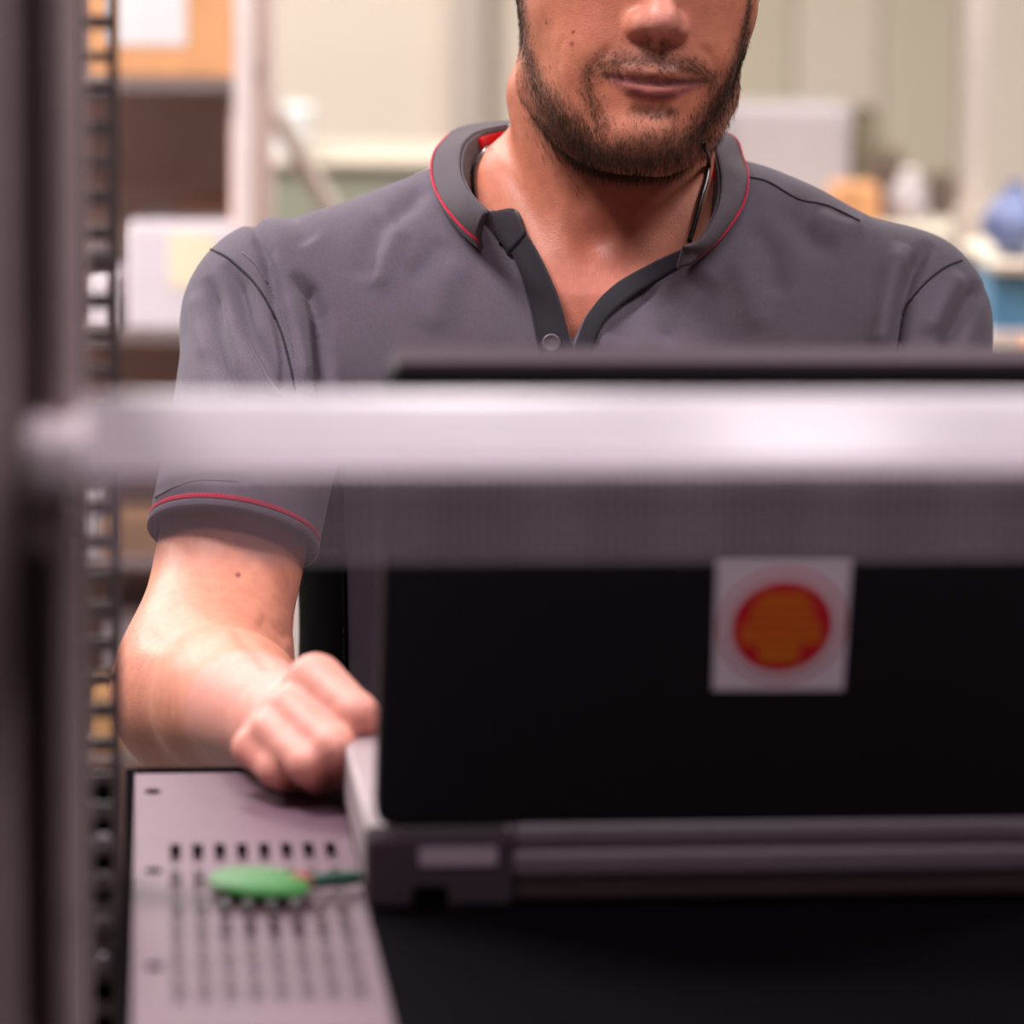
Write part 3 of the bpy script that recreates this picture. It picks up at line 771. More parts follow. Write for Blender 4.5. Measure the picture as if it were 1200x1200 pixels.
# orient normals outward
tst = body_sdf((V[:2000]+N[:2000]*.001).astype(f32))-body_sdf(V[:2000].astype(f32))
if np.median(tst) < 0: N = -N
pp = pix(V); hl = to_head(V.astype(f32))
front = (V[:, 2] < 2.44)
def gro(V, poly, amp, w, sel, taper=True):
    """press a groove (amp > 0) or raise a ridge along a line on the surface"""
    d, t = polydist(pp[sel], poly); g = np.exp(-(d/w)**2)
    if taper: g *= np.clip(np.minimum(t, 1-t)*5, 0, 1)
    V[sel] -= N[sel]*(amp*g)[:, None]
face = front & (pp[:, 1] < 215) & (V[:, 2] < 2.42) & (pp[:, 0] > 590) & (pp[:, 0] < 890)
gro(V, [(704, 86), (728, 93), (755, 98), (775, 99), (800, 98), (828, 95)], .0018, 3.0, face)      # mouth line
gro(V, [(722, 52), (706, 66), (694, 82), (690, 100)], .0012, 7, face)                              # smile folds
gro(V, [(818, 52), (832, 66), (842, 84), (843, 100)], .0012, 6, face)
gro(V, [(662, 40), (655, 60), (656, 85)], .0006, 4, face)
gro(V, [(735, 127), (760, 131), (790, 127)], .0016, 9, face)                                        # under the lip
gro(V, [(848, 60), (846, 90), (838, 118)], .0006, 4, face)
thr = front & (pp[:, 1] > 200) & (pp[:, 1] < 420) & (V[:, 2] > 2.30) & (pp[:, 0] > 540)
arm_f = (V[:, 2] < 2.36) & (pp[:, 0] < 380) & (pp[:, 1] > 600)
gro(V, [(300, 725), (325, 738), (342, 752)], .0016, 9, arm_f); gro(V, [(270, 735), (300, 765), (320, 790)], .0010, 7, arm_f)
gro(V, [(165, 742), (190, 752), (215, 748)], .0010, 12, arm_f)

# beard density (hair really grows there): lines of hair with their widths in pixels
def bden(p):
    b = np.zeros(len(p))
    for poly, ws, s in (
        ([(606, -40), (608, 0), (613, 50), (628, 100), (652, 140), (690, 176), (745, 192)], (8, 8, 9, 15, 24, 24, 15), 1.0),
        ([(745, 192), (790, 180), (825, 150), (850, 110), (866, 70), (876, 20), (882, -30)], (15, 16, 16, 13, 8, 4, 3), 1.0),
        ([(725, 176), (760, 172), (795, 166)], (22, 24, 20), .75),
        ([(745, 132), (768, 134), (790, 131)], (7, 9, 7), .65),
        ([(694, 82), (718, 74), (765, 70), (808, 79), (834, 92)], (13, 15, 16, 14, 12), .70),
        ([(688, 84), (690, 115), (705, 150)], (9, 12, 16), .62),
        ([(838, 92), (836, 120), (822, 148)], (7, 9, 12), .7)):
        d, t = polydist(p, poly); w = np.interp(t, np.linspace(0, 1, len(ws)), ws)
        b = np.maximum(b, s*np.exp(-(d/w)**2*.9))
    return np.clip(b, 0, 1)
hs = (pp[:, 1] < 225) & (V[:, 2] < 2.45) & (pp[:, 0] > 580) & (pp[:, 0] < 900)
BD = np.zeros(len(V)); BD[hs] = bden(pp[hs])
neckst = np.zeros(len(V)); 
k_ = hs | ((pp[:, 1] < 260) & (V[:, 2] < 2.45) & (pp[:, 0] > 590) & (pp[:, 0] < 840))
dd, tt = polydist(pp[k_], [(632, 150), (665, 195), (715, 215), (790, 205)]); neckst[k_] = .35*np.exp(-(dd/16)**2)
rng = np.random.default_rng(3)
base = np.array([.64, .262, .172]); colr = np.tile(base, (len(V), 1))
def paint(w, c): 
    global colr
    colr = colr*(1-w[:, None])+np.array(c)*w[:, None]
def blob(px, py, r, sel=None): 
    w = np.exp(-(((pp[:, 0]-px)**2+(pp[:, 1]-py)**2)/r**2)); return w if sel is None else w*sel
isface = (V[:, 2] < 2.45) & (pp[:, 1] < 240) & (pp[:, 0] > 560)
paint(.85*((pp[:, 1] < 420) & (pp[:, 0] > 500)), (.52, .182, .104))  # face, neck and chest darker than the arms: shade put into the skin colour
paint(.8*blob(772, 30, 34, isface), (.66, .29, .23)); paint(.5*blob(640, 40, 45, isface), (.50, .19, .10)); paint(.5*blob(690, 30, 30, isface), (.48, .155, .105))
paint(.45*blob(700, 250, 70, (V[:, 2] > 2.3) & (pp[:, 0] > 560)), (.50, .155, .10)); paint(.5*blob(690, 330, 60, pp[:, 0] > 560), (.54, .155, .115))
LIPS = [(706, 87), (735, 85), (755, 88), (768, 87), (785, 90), (812, 93), (828, 96), (808, 109), (778, 119), (750, 117), (725, 104)]
lipm = np.zeros(len(V)); lipm[isface] = np.clip(.5-polysd(pp[isface], LIPS)/7, 0, 1)
paint(.9*lipm, (.25, .068, .062))
paint(.8*np.exp(-(polydist(pp, [(706, 87), (728, 93), (755, 98), (775, 99), (800, 98), (828, 95)])[0]/2.8)**2)*isface, (.10, .028, .025))  # shade of the mouth crease painted as a dark line
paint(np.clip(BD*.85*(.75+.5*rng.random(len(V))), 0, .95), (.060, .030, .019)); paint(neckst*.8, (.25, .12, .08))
handz = (V[:, 2] < 2.12) & (pp[:, 0] < 460)
paint(.55*handz, (.68, .31, .27))
for x, y, r in ((388, 805, 14), (352, 845, 10), (325, 868, 9)): paint(.3*blob(x, y, r, handz), (.75, .42, .34))
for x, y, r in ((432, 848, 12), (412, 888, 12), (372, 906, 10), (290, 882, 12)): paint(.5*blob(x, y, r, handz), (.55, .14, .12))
for x, y, r in ((279, 674, 2.6), (670, 52, 2.2), (672, 38, 1.8), (640, 27, 1.6)): paint(np.minimum(1, 1.6*blob(x, y, r, V[:, 2] < 2.42)), (.22, .06, .045))
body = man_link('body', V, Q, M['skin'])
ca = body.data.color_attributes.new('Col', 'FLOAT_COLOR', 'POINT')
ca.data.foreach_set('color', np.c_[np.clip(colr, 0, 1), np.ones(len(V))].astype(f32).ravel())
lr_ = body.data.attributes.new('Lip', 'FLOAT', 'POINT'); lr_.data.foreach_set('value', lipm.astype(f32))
body['label'] = 'bare skin of face, neck, forearm and gripping hand'

# ------------------------------------------------------------------ hair strands
def strands(name, P0, NN, DIR, L, w, mt, lbl=None):
    """each strand a tapered three-sided hair of two segments"""
    n = len(P0); curl = rng.normal(0, .25, (n, 3))
    d1 = NN*.45+DIR+curl*.5; d1 /= np.linalg.norm(d1, axis=1)[:, None]
    d2 = NN*.10+DIR*1.1+curl; d2 /= np.linalg.norm(d2, axis=1)[:, None]
    p1 = P0+d1*(L*.5)[:, None]; p2 = p1+d2*(L*.5)[:, None]
    s = np.cross(d1, rng.normal(size=(n, 3))); s /= np.linalg.norm(s, axis=1)[:, None]; t = np.cross(d1, s)
    VV = np.zeros((n, 7, 3)); 
    for j in range(3):
        a = 2*math.pi*j/3; off = (math.cos(a)*s+math.sin(a)*t)*w; VV[:, j] = P0-NN*.0004+off; VV[:, 3+j] = p1+off*.75
    VV[:, 6] = p2
    T = []
    for j in range(3):
        k = (j+1) % 3; T += [(j, k, 3+k), (j, 3+k, 3+j), (3+j, 3+k, 6)]
    T = (np.array(T)[None]+np.arange(n)[:, None, None]*7).reshape(-1, 3)
    o = man_link(name, VV.reshape(-1, 3), T, mt); o['kind'] = 'stuff'
    if lbl: o['label'] = lbl
    return o
def pick(dens, n):
    w = dens/dens.sum(); return rng.choice(len(dens), n, p=w)
ii = pick(np.where(hs, BD, 0)**1.1, 17000); P0 = V[ii]+rng.normal(0, .0006, (len(ii), 3)); 
px_ = pp[ii]
DIR = np.stack([np.clip((742-px_[:, 0])/140, -1, 1)*.55, -np.ones(len(ii)), np.full(len(ii), -.25)], 1)
mo = (px_[:, 1] < 98) & (np.abs(px_[:, 0]-765) < 75); DIR[mo] = np.stack([np.sign(px_[mo, 0]-765)*.8, -np.ones(mo.sum())*.8, np.full(mo.sum(), -.2)], 1)
Lh = np.where(mo, .0042, .0030+.0042*np.clip((px_[:, 1]-40)/150, 0, 1))*rng.uniform(.6, 1.25, len(ii))
strands('beard', P0, N[ii], DIR, Lh, .00011, M['beard'], 'short brown beard and moustache')
# head hair and brows (above the frame)
sel = (hl[:, 1] > 118) | ((hl[:, 2] < -95) & (hl[:, 1] > 20)) | ((np.abs(hl[:, 0]) > 66) & (hl[:, 1] > 60) & (hl[:, 2] < -70))
sel &= hl[:, 1] > 0; sel &= ~((np.abs(hl[:, 0]) > 70) & (hl[:, 1] < 120) & (hl[:, 2] > -122)); sel &= (hl[:, 1] > 72)
sel &= V[:, 1] > .2
ii = pick(sel.astype(float), 20000)
DIR = np.stack([rng.normal(0, .2, len(ii)), np.interp(hl[ii, 1], [100, 185], [-.45, .1]), np.full(len(ii), -.5)], 1)
strands('hair', V[ii], N[ii], DIR, rng.uniform(.016, .026, len(ii)), .0007, M['hair'], 'short brown hair')
sel = (np.abs(hl[:, 0]) > 14) & (np.abs(hl[:, 0]) < 46) & (np.abs(hl[:, 1]-(101-np.abs(np.abs(hl[:, 0])-34)*.15)) < 4) & (hl[:, 2] > -40)
if sel.any():
    ii = pick(sel.astype(float), 900); DIR = np.stack([np.sign(hl[ii, 0]), np.full(len(ii), .15), np.zeros(len(ii))], 1)
    strands('eyebrows', V[ii], N[ii], DIR, np.full(len(ii), .008), .00025, M['hair'])
def ball(c, r, k=16):
    Vb, Qb = [], []
    for i in range(k+1):
        for j in range(k*2):
            th = math.pi*i/k; ph = math.pi*j/k
            Vb.append((c[0]+r*math.sin(th)*math.cos(ph), c[1]+r*math.cos(th), c[2]+r*math.sin(th)*math.sin(ph)))
    for i in range(k):
        for j in range(k*2): Qb.append((i*2*k+j, i*2*k+(j+1) % (2*k), (i+1)*2*k+(j+1) % (2*k), (i+1)*2*k+j))
    return np.array(Vb), np.array(Qb)
for sx in (-1, 1):
    Vb, Qb = ball((32*sx, 77, -20.5), 12.2); e = man_link('eye', from_head(Vb), Qb, M['eye'])
    Vb, Qb = ball((32*sx, 73.5, -14), 6.0, 10); man_link('iris', from_head(Vb), Qb, M['iris'], e)

# ------------------------------------------------------------------ polo shirt
V, Q = sdf_mesh(shirt_sdf, (-.27, -.335, 2.22), (.35, .28, 2.72), .0024)
V = laplace(V, Q, 1, .5)
N = normals(V, Q)
tst = shirt_sdf((V[:3000]+N[:3000]*.001).astype(f32))-shirt_sdf(V[:3000].astype(f32))
if np.median(tst) < 0: N = -N
pp = pix(V); sel = (V[:, 2] < 2.47)
for poly, amp, w in (
    ([(284, 250), (297, 262), (312, 295), (322, 345), (333, 400), (345, 455), (350, 480)], .0050, 8),
    ([(340, 318), (352, 328), (364, 341), (374, 368), (380, 417), (383, 470), (384, 505)], .0075, 8),
    ([(330, 345), (344, 372), (352, 410), (356, 450)], -.0022, 10),
    ([(264, 306), (278, 335), (294, 385), (318, 425), (340, 452), (350, 470)], .0065, 11),
    ([(240, 322), (248, 350), (254, 385), (266, 425), (284, 458), (300, 485)], .0055, 10),
    ([(226, 340), (232, 380), (244, 425)], -.0018, 8),
    ([(250, 500), (300, 545), (335, 578)], .0020, 10),
    ([(182, 578), (205, 566), (235, 558), (280, 561), (300, 566)], .0022, 5),
    ([(180, 590), (210, 574), (250, 566)], -.0018, 5),
    ([(335, 240), (350, 262), (365, 285)], .0020, 14),
    ([(452, 250), (440, 285), (425, 330)], .0025, 16), ([(470, 262), (452, 300), (440, 340)], -.0022, 14),
    ([(498, 215), (480, 240), (455, 255)], .0025, 12), ([(520, 280), (505, 305), (480, 330)], .0022, 14),
    ([(545, 300), (520, 340), (505, 390)], -.0015, 18),
    ([(1092, 284), (1082, 296), (1074, 310), (1062, 345), (1056, 385), (1050, 425)], .0065, 8),
    ([(1060, 285), (1046, 320), (1036, 370), (1030, 420)], -.0045, 14),
    ([(1150, 330), (1138, 350), (1120, 385), (1105, 420)], .0035, 10), ([(1125, 318), (1105, 350), (1085, 395)], -.0030, 12),
    ([(915, 235), (935, 262), (955, 285), (985, 290)], .0035, 14), ([(950, 255), (985, 270), (1020, 268)], -.0028, 14),
    ([(880, 260), (905, 300), (915, 350)], .0030, 16), ([(860, 300), (880, 345), (890, 390)], -.0020, 16),
    ([(640, 300), (668, 345), (690, 372)], .0, 8),
    ([(760, 325), (740, 365), (720, 405)], .0030, 20), ([(830, 320), (800, 370), (780, 410)], .0030, 22)):
    d, t = polydist(pp[sel], poly); g = np.exp(-(d/w)**2)*np.clip(np.minimum(t, 1-t)*6, 0, 1)
    V[sel] -= N[sel]*(amp*1.55*g)[:, None]
# gentle unevenness of cloth
V += N*(.0012*np.sin(V[:, 0]*41+V[:, 1]*23)*np.sin(V[:, 1]*37-V[:, 0]*17+1.3))[:, None]
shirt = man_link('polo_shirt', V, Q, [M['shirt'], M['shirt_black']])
shirt['label'] = 'grey polo shirt with red trim and black side panels'
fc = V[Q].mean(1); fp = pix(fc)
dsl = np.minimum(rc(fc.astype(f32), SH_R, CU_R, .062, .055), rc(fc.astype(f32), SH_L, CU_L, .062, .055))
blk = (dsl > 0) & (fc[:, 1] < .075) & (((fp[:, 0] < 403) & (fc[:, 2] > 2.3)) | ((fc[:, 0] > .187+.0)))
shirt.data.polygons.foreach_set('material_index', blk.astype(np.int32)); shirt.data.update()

def shirt_depth(px, py): return trace(shirt_raw, px, py)
def near_vertex_depth(px, py):
    """depth of the finished (folded) shirt under a picture point"""
    fr = V[:, 2] < 2.52; vp = pp[fr]; vd = V[fr, 2]; out = []
    for x, y in zip(px, py):
        d2 = (vp[:, 0]-x)**2+(vp[:, 1]-y)**2; idx = np.argsort(d2)[:6]; out.append(vd[idx].min())
    return np.array(out)
def on_shirt(poly, n, lift, use_raw=False):
    c = catmull(poly, n); d = (shirt_depth if use_raw else near_vertex_depth)(c[:, 0], c[:, 1])-lift
    if not use_raw:
        k = np.array([.25, .5, .25])
        for _ in range(2): d[1:-1] = np.convolve(d, k, 'valid')
    return np.stack([(c[:, 0]-600)/FPX*d, (600-c[:, 1])/FPX*d, d], 1)
pp = pix(V)
def thread(name, poly, r, mt, n=60, lift=.0, parent=None):
    Pw = on_shirt(poly, n, lift); Vt, Ft = tube_np(Pw, r, 6, False); return man_link(name, Vt, np.array(Ft), mt, parent or shirt)
thread('seam', [(247, 292), (268, 303), (300, 334), (325, 378), (338, 420), (346, 458)], .00075, M['thread'])
thread('seam', [(1127, 305), (1108, 313), (1088, 328), (1070, 348), (1060, 365), (1052, 412)], .00075, M['thread'])
thread('seam', [(874, 207), (900, 213), (935, 233), (970, 241), (1008, 259)], .00075, M['thread'])
thread('seam', [(393, 480), (399, 560), (403, 640), (405, 720), (406, 790)], .0016, M['shirt_black'])
thread('hem_seam', [(182, 583), (205, 571), (235, 563), (280, 564)], .0007, M['thread'])
# stitches along the armhole
bm_V, bm_F = [], []
Pw = on_shirt([(284, 296), (300, 311), (318, 340), (334, 378), (345, 420)], 90, .0006)
for i in range(0, 88, 2):
    Vt, Ft = tube_np(Pw[i:i+2], .0004, 5); bm_F += [[j+len(bm_V)*0+sum(len(x) for x in bm_V) for j in f] for f in Ft if len(f) == 4]; bm_V.append(Vt)
o = man_link('stitching', np.vstack(bm_V), np.array(bm_F), M['stitch'], shirt); o['kind'] = 'stuff'

def strip(name, polyA, polyB, n, m_, mt, parent, lift=.0012, thick=.0014, bulge=0.0, depthfn=None, ab_depth=False):
    """cloth band between two edge lines, lying on the shirt (or with given depths)"""
    A = catmull(polyA, n); B = catmull(polyB, n); G = []
    for j in range(m_):
        t = j/(m_-1); c = A*(1-t)+B*t
        d = c[:, 2] if ab_depth else (depthfn or shirt_depth)(c[:, 0], c[:, 1])-lift
        d = d-bulge*math.sin(math.pi*t)
        G.append(np.stack([(c[:, 0]-600)/FPX*d, (600-c[:, 1])/FPX*d, d], 1))
    G = np.array(G); Vv = G.reshape(-1, 3)
    Qq = np.array([(j*n+i, (j+1)*n+i, (j+1)*n+i+1, j*n+i+1) for j in range(m_-1) for i in range(n-1)])
    o = man_link(name, Vv, Qq, mt, parent)
    so = o.modifiers.new('thickness', 'SOLIDIFY'); so.thickness = thick; so.offset = 0
    return o
# placket, both sides
pl1 = strip('placket', [(574, 262), (590, 285), (604, 306), (618, 345), (627, 385), (634, 425)], [(601, 246), (614, 270), (633, 303), (652, 345), (664, 385), (672, 425)], 40, 9, M['placket'], shirt, .0022, .0024, .0020)
strip('placket', [(806, 306), (775, 325), (735, 352), (706, 382), (690, 425)], [(800, 293), (765, 309), (720, 335), (690, 368), (673, 408)], 40, 6, M['placket'], shirt, .0018, .0022, .0010)
thread('seam', [(586, 285), (604, 308), (619, 346), (628, 386), (634, 420)], .0008, M['thread'], lift=.0030)
# fold of the collar stand end
strip('placket_tab', [(570, 256), (578, 272), (596, 296)], [(574, 250), (604, 247), (616, 274)], 16, 7, M['placket'], shirt, .0035, .002, .003)
# button with rim and holes
bd = float(shirt_depth([646], [402])[0])-.0055
bc = pc(646, 402, bd)
def lathe(cx, prof, k=28):
    Vl = []; 
    for r, z in prof:
        for j in range(k): a = 2*math.pi*j/k; Vl.append((cx[0]+r*math.cos(a), cx[1]+r*math.sin(a), cx[2]-z))
    Ql = [(i*k+j, i*k+(j+1) % k, (i+1)*k+(j+1) % k, (i+1)*k+j) for i in range(len(prof)-1) for j in range(k)]
    return np.array(Vl), np.array(Ql)[:, ::-1]
Vl, Ql = lathe(bc, ((.0001, -.001), (.0055, -.001), (.0058, .0004), (.0054, .0012), (.0046, .0013), (.0040, .0008), (.0015, .0007), (.0001, .0007)))
bt = man_link('button', Vl, Ql, M['button'], shirt)
for dx, dy in ((-.0011, .0011), (.0011, .0011), (-.0011, -.0011), (.0011, -.0011)):
    Vb, Qb = ball((bc[0]+dx, bc[1]+dy, bc[2]-.0006), .00065, 5); 
# collar: inner stand, fold, outer leaf
T = [(573, 249, 2.325), (560, 237, 2.335), (548, 222, 2.350), (539, 196, 2.385), (547, 165, 2.435), (585, 150, 2.485), (707, 138, 2.525), (800, 146, 2.49), (828, 160, 2.452), (843, 195, 2.412), (843, 236, 2.368), (822, 279, 2.335), (801, 289, 2.322)]
Bt = [(565, 292, 2.0), (544, 274, 2.0), (520, 243, 2.0), (508, 208, 2.0), (516, 172, 2.47), (556, 147, 2.52), (707, 142, 2.565), (842, 154, 2.525), (867, 186, 2.47), (874, 210, 2.0), (867, 245, 2.0), (842, 281, 2.0), (808, 311, 2.0)]
for i, b in enumerate(Bt):
    if b[2] == 2.0:
        dd_ = float(shirt_depth([b[0]], [b[1]])[0]); Bt[i] = (b[0], b[1], min(dd_, 2.47)-.005)
I_ = [(t[0]+(6 if t[0] < 700 else -6)*(1 if i not in (5, 6, 7) else 0), t[1]+26, t[2]+.006) for i, t in enumerate(T)]
nC = 110
cT, cB, cI = catmull(T, nC), catmull(Bt, nC), catmull(I_, nC)
def cam3(c): return np.stack([(c[:, 0]-600)/FPX*c[:, 2], (600-c[:, 1])/FPX*c[:, 2], c[:, 2]], 1)
T3, B3, I3 = cam3(cT), cam3(cB), cam3(cI)
cen = cam3(np.array([[707, 215, 2.44]]))[0]
rad = T3-cen; rad[:, 1] *= .2; rad /= np.linalg.norm(rad, axis=1)[:, None]
rows_ = []
for t in (0, .04, .12, .25, .4, .55, .7, .85, 1.0):
    rows_.append(T3*(1-t)+B3*t+rad*(.0048*math.sin(math.pi*min(1, t*1.0+.0))**.7))
def sheet(name, rows_, mt, parent, thick):
    G = np.array(rows_); m_, n = G.shape[:2]
    Qq = np.array([(j*n+i, (j+1)*n+i, (j+1)*n+i+1, j*n+i+1) for j in range(m_-1) for i in range(n-1)])
    o = man_link(name, G.reshape(-1, 3), Qq, mt, parent); so = o.modifiers.new('thickness', 'SOLIDIFY'); so.thickness = thick; so.offset = 0
    return o
collar = sheet('collar', rows_, M['collar'], shirt, .0026)
sheet('collar_stand', [T3*(1-t)+I3*t-rad*(.0012+.001*t) for t in np.linspace(0, 1, 6)], M['collar'], shirt, .0012)
lr = slice(int(nC*.20), int(nC*.80))
sheet('collar_lining', [(T3*(1-t)+I3*t-rad*(.0024+.001*t))[lr] for t in np.linspace(.16, 1, 6)], M['lining'], shirt, .0008)
# red stripe near the collar edge
def along(t): return T3*(1-t)+B3*t+rad*(.0048*math.sin(math.pi*t)**.7)
st_rows = [along(t)+rad*.0019 - np.array([0, 0, .0010]) for t in (.76, .80, .84)]
sheet('collar_stripe', st_rows, M['stripe'], shirt, .0010)
# cuff stripe: bands round the right sleeve
axr = cuff_n(SH_R, CU_R).astype(float)
fr1 = np.cross(axr, [0, 0, 1.0]); fr1 /= np.linalg.norm(fr1); fr2 = np.cross(axr, fr1)
def cuff_band(name, s0, s1, r, mt, a0, a1, n=60, thick=.0012):
    rows_ = []
    for s in np.linspace(s0, s1, 4):
        rows_.append([CU_R+axr*s+(fr1*math.cos(a)+fr2*math.sin(a)*1.04)*r for a in np.linspace(a0, a1, n)])
    return sheet(name, rows_, mt, shirt, thick)
def sl_r(s): return .0585+(.0495-.0585)*((np.linalg.norm(CU_R-SH_R)+s)/(np.linalg.norm(CU_R-SH_R)+.03))
cuff_band('cuff_stripe', -.0075, -.0047, sl_r(-.009)+.0006, M['stripe'], 0, 2*math.pi)
cuff_band('cuff_edge', -.004, .0005, sl_r(-.002)+.0006, M['shirt'], 0, 2*math.pi, thick=.002)

# cord round the neck
cp = [(600, 146, 2.470), (585, 157, 2.440), (566, 178, 2.408), (556, 203, 2.388), (556, 225, 2.374), (562, 246, 2.366)]
def cord_pts(cp, n): return cam3(catmull(cp, n))
def skin_depth(px, py): return trace(body_sdf, px, py, 2.2)
def cord_on(poly, n):
    c = catmull(poly, n); d = skin_depth(c[:, 0], c[:, 1]); print('cord', np.round(d, 3)); d = np.minimum(d, 2.50)-.0030
    for _ in range(3): d[1:-1] = np.convolve(d, [.25, .5, .25], 'valid')
    return np.stack([(c[:, 0]-600)/FPX*d, (600-c[:, 1])/FPX*d, d], 1)
L1 = cord_on([(590, 153), (574, 168), (560, 187), (555, 208), (557, 236)], 30)
L2 = cord_on([(824, 170), (830, 186), (829, 206), (822, 232), (814, 262), (808, 282)], 30)
back = cam3(catmull([(824, 170, float(L2[0, 2])), (818, 150, 2.49), (770, 135, 2.525), (707, 130, 2.535), (640, 136, 2.525), (604, 146, 2.49), (590, 153, float(L1[0, 2]))], 30))
Vt, Ft = tube_np(np.vstack([L2[::-1], back[1:-1], L1]), .0016, 10, False)
o = man_link('necklace', Vt, np.array(Ft), M['cord']); o['label'] = 'thin black cord necklace'

# trousers and shoes (world metres)
def trouser_sdf(P):
    d = rc(P*np.array([.72, 1, 1], f32), np.array([.045*.72, 2.545, .99], f32), np.array([.045*.72, 2.545, .86], f32), .118, .122)
    for s in (-1, 1):
        leg = sm(rc(P, (.05+.09*s, 2.545, .86), (.05+.11*s, 2.53, .50), .094, .068), rc(P, (.05+.11*s, 2.53, .50), (.05+.12*s, 2.56, .07), .068, .062), .03)
        d = sm(d, leg, .03)
    return smax(smax(d, P[:, 2]-1.0, .005), -(P[:, 2]-.035), .005)
V2, Q2 = sdf_mesh(trouser_sdf, (-.25, 2.3, .0), (.35, 2.8, 1.05), .009)
man_link('trousers', V2, Q2, M['trouser'], world=True)
for s in (-1, 1):
    def shoe_sdf(P, s=s):
        d = rc(P*np.array([1, 1, 1.25], f32), (.05+.12*s, 2.57, .045), (.05+.135*s, 2.38, .035), .045, .040)
        return smax(sm(d, rc(P, (.05+.12*s, 2.56, .05), (.05+.12*s, 2.56, .11), .046, .044), .02), -P[:, 2], .004)
    V2, Q2 = sdf_mesh(shoe_sdf, (-.2, 2.25, -.01), (.3, 2.7, .2), .006)
    man_link('shoe', V2, Q2, M['shoe'], world=True)

# ------------------------------------------------------------------ store-room furniture behind the man
def wb_at(px, py, d): return at(px, py, d)
def thing(name, base, label, cat, group=None): return empty(name, base, 0, label, cat, group)
SHY = 4.50                                              # front plane of the left shelving
def ax(px): return (px-600)/FPX*4.55+.012               # x on that plane
def az(py): return 1.5655-(py)*.0009925
xL, xR = ax(-330), ax(263); xP = ax(283)
su = thing('shelving_unit', ((xL+xR)/2, SHY+.2, 0), 'tall brown-backed shelving unit with pale upright posts, behind the man on the left', 'shelving unit')
org = ((xL+xR)/2, SHY+.2, 0)
for zc in (az(97), az(395), az(666), az(905), az(-230), .08):
    simple('shelf_board', [((xL, SHY+.004, zc-.008), (xR, SHY+.40, zc+.008), .001)], M['shelf_grey'], su, org)
simple('back_panel', [((xL, SHY+.40, .02), (xR, SHY+.41, 1.95))], M['shelf_brown'], su, org)
for x0, x1 in ((xR, xP), (xL-.02, xL)):
    for y in (SHY, SHY+.385): simple('upright', [((x0, y, 0), (x1, y+.025, 2.0), .002)], M['post_pink'], su, org)
simple('side_panel', [((xR-.006, SHY+.026, .02), (xR-.001, SHY+.384, 1.95))], M['shelf_brown'], su, org)
# things on the shelves: (name, px0, px1, py top, py bottom, depth offset, depth, material, label, cat)
def boxed(name, px0, px1, py0, py1, mt, label, cat, dep=.26, y0=.012, lab=None, group=None, shelf_z=None):
    x0, x1 = ax(px0), ax(px1); z0 = az(py1) if shelf_z is None else shelf_z; z1 = az(py0)
    b = ((x0+x1)/2, SHY+y0+dep/2, z0); r = thing(name, b, label, cat, group)
    simple('carton', [((x0, SHY+y0, z0), (x1, SHY+y0+dep, z1), .003)], M[mt], r, b)
    simple('lid_flap', [((x0+.001, SHY+y0+.001, z1), (x1-.001, SHY+y0+dep/2-.001, z1+.002)), ((x0+.001, SHY+y0+dep/2+.001, z1), (x1-.001, SHY+y0+dep-.001, z1+.002))], M[mt], r, b)
    if lab:
        a0, a1, b0, b1, lm = lab
        simple('paper_label', [((ax(a0), SHY+y0-.0012, az(b1)), (ax(a1), SHY+y0+.0002, az(b0)), .0003)], M[lm], r, b)
    return r
S1, S2, S3, S4 = az(97)+.0085, az(395)+.0085, az(666)+.0085, az(905)+.0085
boxed('cardboard_box', 90, 261, -190, 90, 'cardboard', 'brown cardboard box with a white label, on the top visible shelf at left', 'box', lab=(118, 207, -90, 52, 'paper'), shelf_z=S1)
boxed('white_box', 136, 261, 266, 388, 'box_white', 'wide white box with a pale yellow label, on the shelf behind his shoulder', 'box', lab=(187, 240, 272, 338, 'paper_yellow'), y0=.008, dep=.27, shelf_z=S2)
boxed('cardboard_box', 168, 236, 259, 388, 'cardboard', 'orange card box standing behind the white box, only its top showing', 'box', y0=.285, dep=.10, shelf_z=S2)
boxed('white_box', 85, 122, 325, 388, 'box_white', 'small white carton seen through the rack rail, left of the wide white box', 'box', shelf_z=S2)
boxed('cardboard_box', 105, 240, 617, 660, 'ochre', 'flat ochre card box on the shelf left of his elbow', 'box', shelf_z=S3)
boxed('cardboard_box', 70, 104, 600, 660, 'box_white', 'narrow white carton beside the flat ochre box', 'box', shelf_z=S3)
boxed('white_box', 95, 146, 752, 898, 'box_white', 'pale carton on the shelf below the elbow, seen through the rail', 'box', y0=.14, dep=.2, shelf_z=S4)
boxed('cardboard_box', 88, 134, 826, 896, 'ochre', 'small brown card box in front of the pale carton, seen through the rail', 'box', y0=.008, dep=.12, shelf_z=S4)
# diagonal brace leaning behind the shelving
p0, p1 = wb_at(278, 55, 4.98), wb_at(420, 300, 4.98)
br = thing('brace', tuple(p0), 'pale diagonal brace strip beside the shelving, left of the man', 'brace')
pe = p0+(p1-p0)*((p0[2]-.012)/(p0[2]-p1[2])); V3, F3 = tube_np([p0, p0*.5+p1*.5, p1, pe], .0135, 4)
link('strip', mesh_np('strip', V3-p0, F3, False), M['post_white'], br)
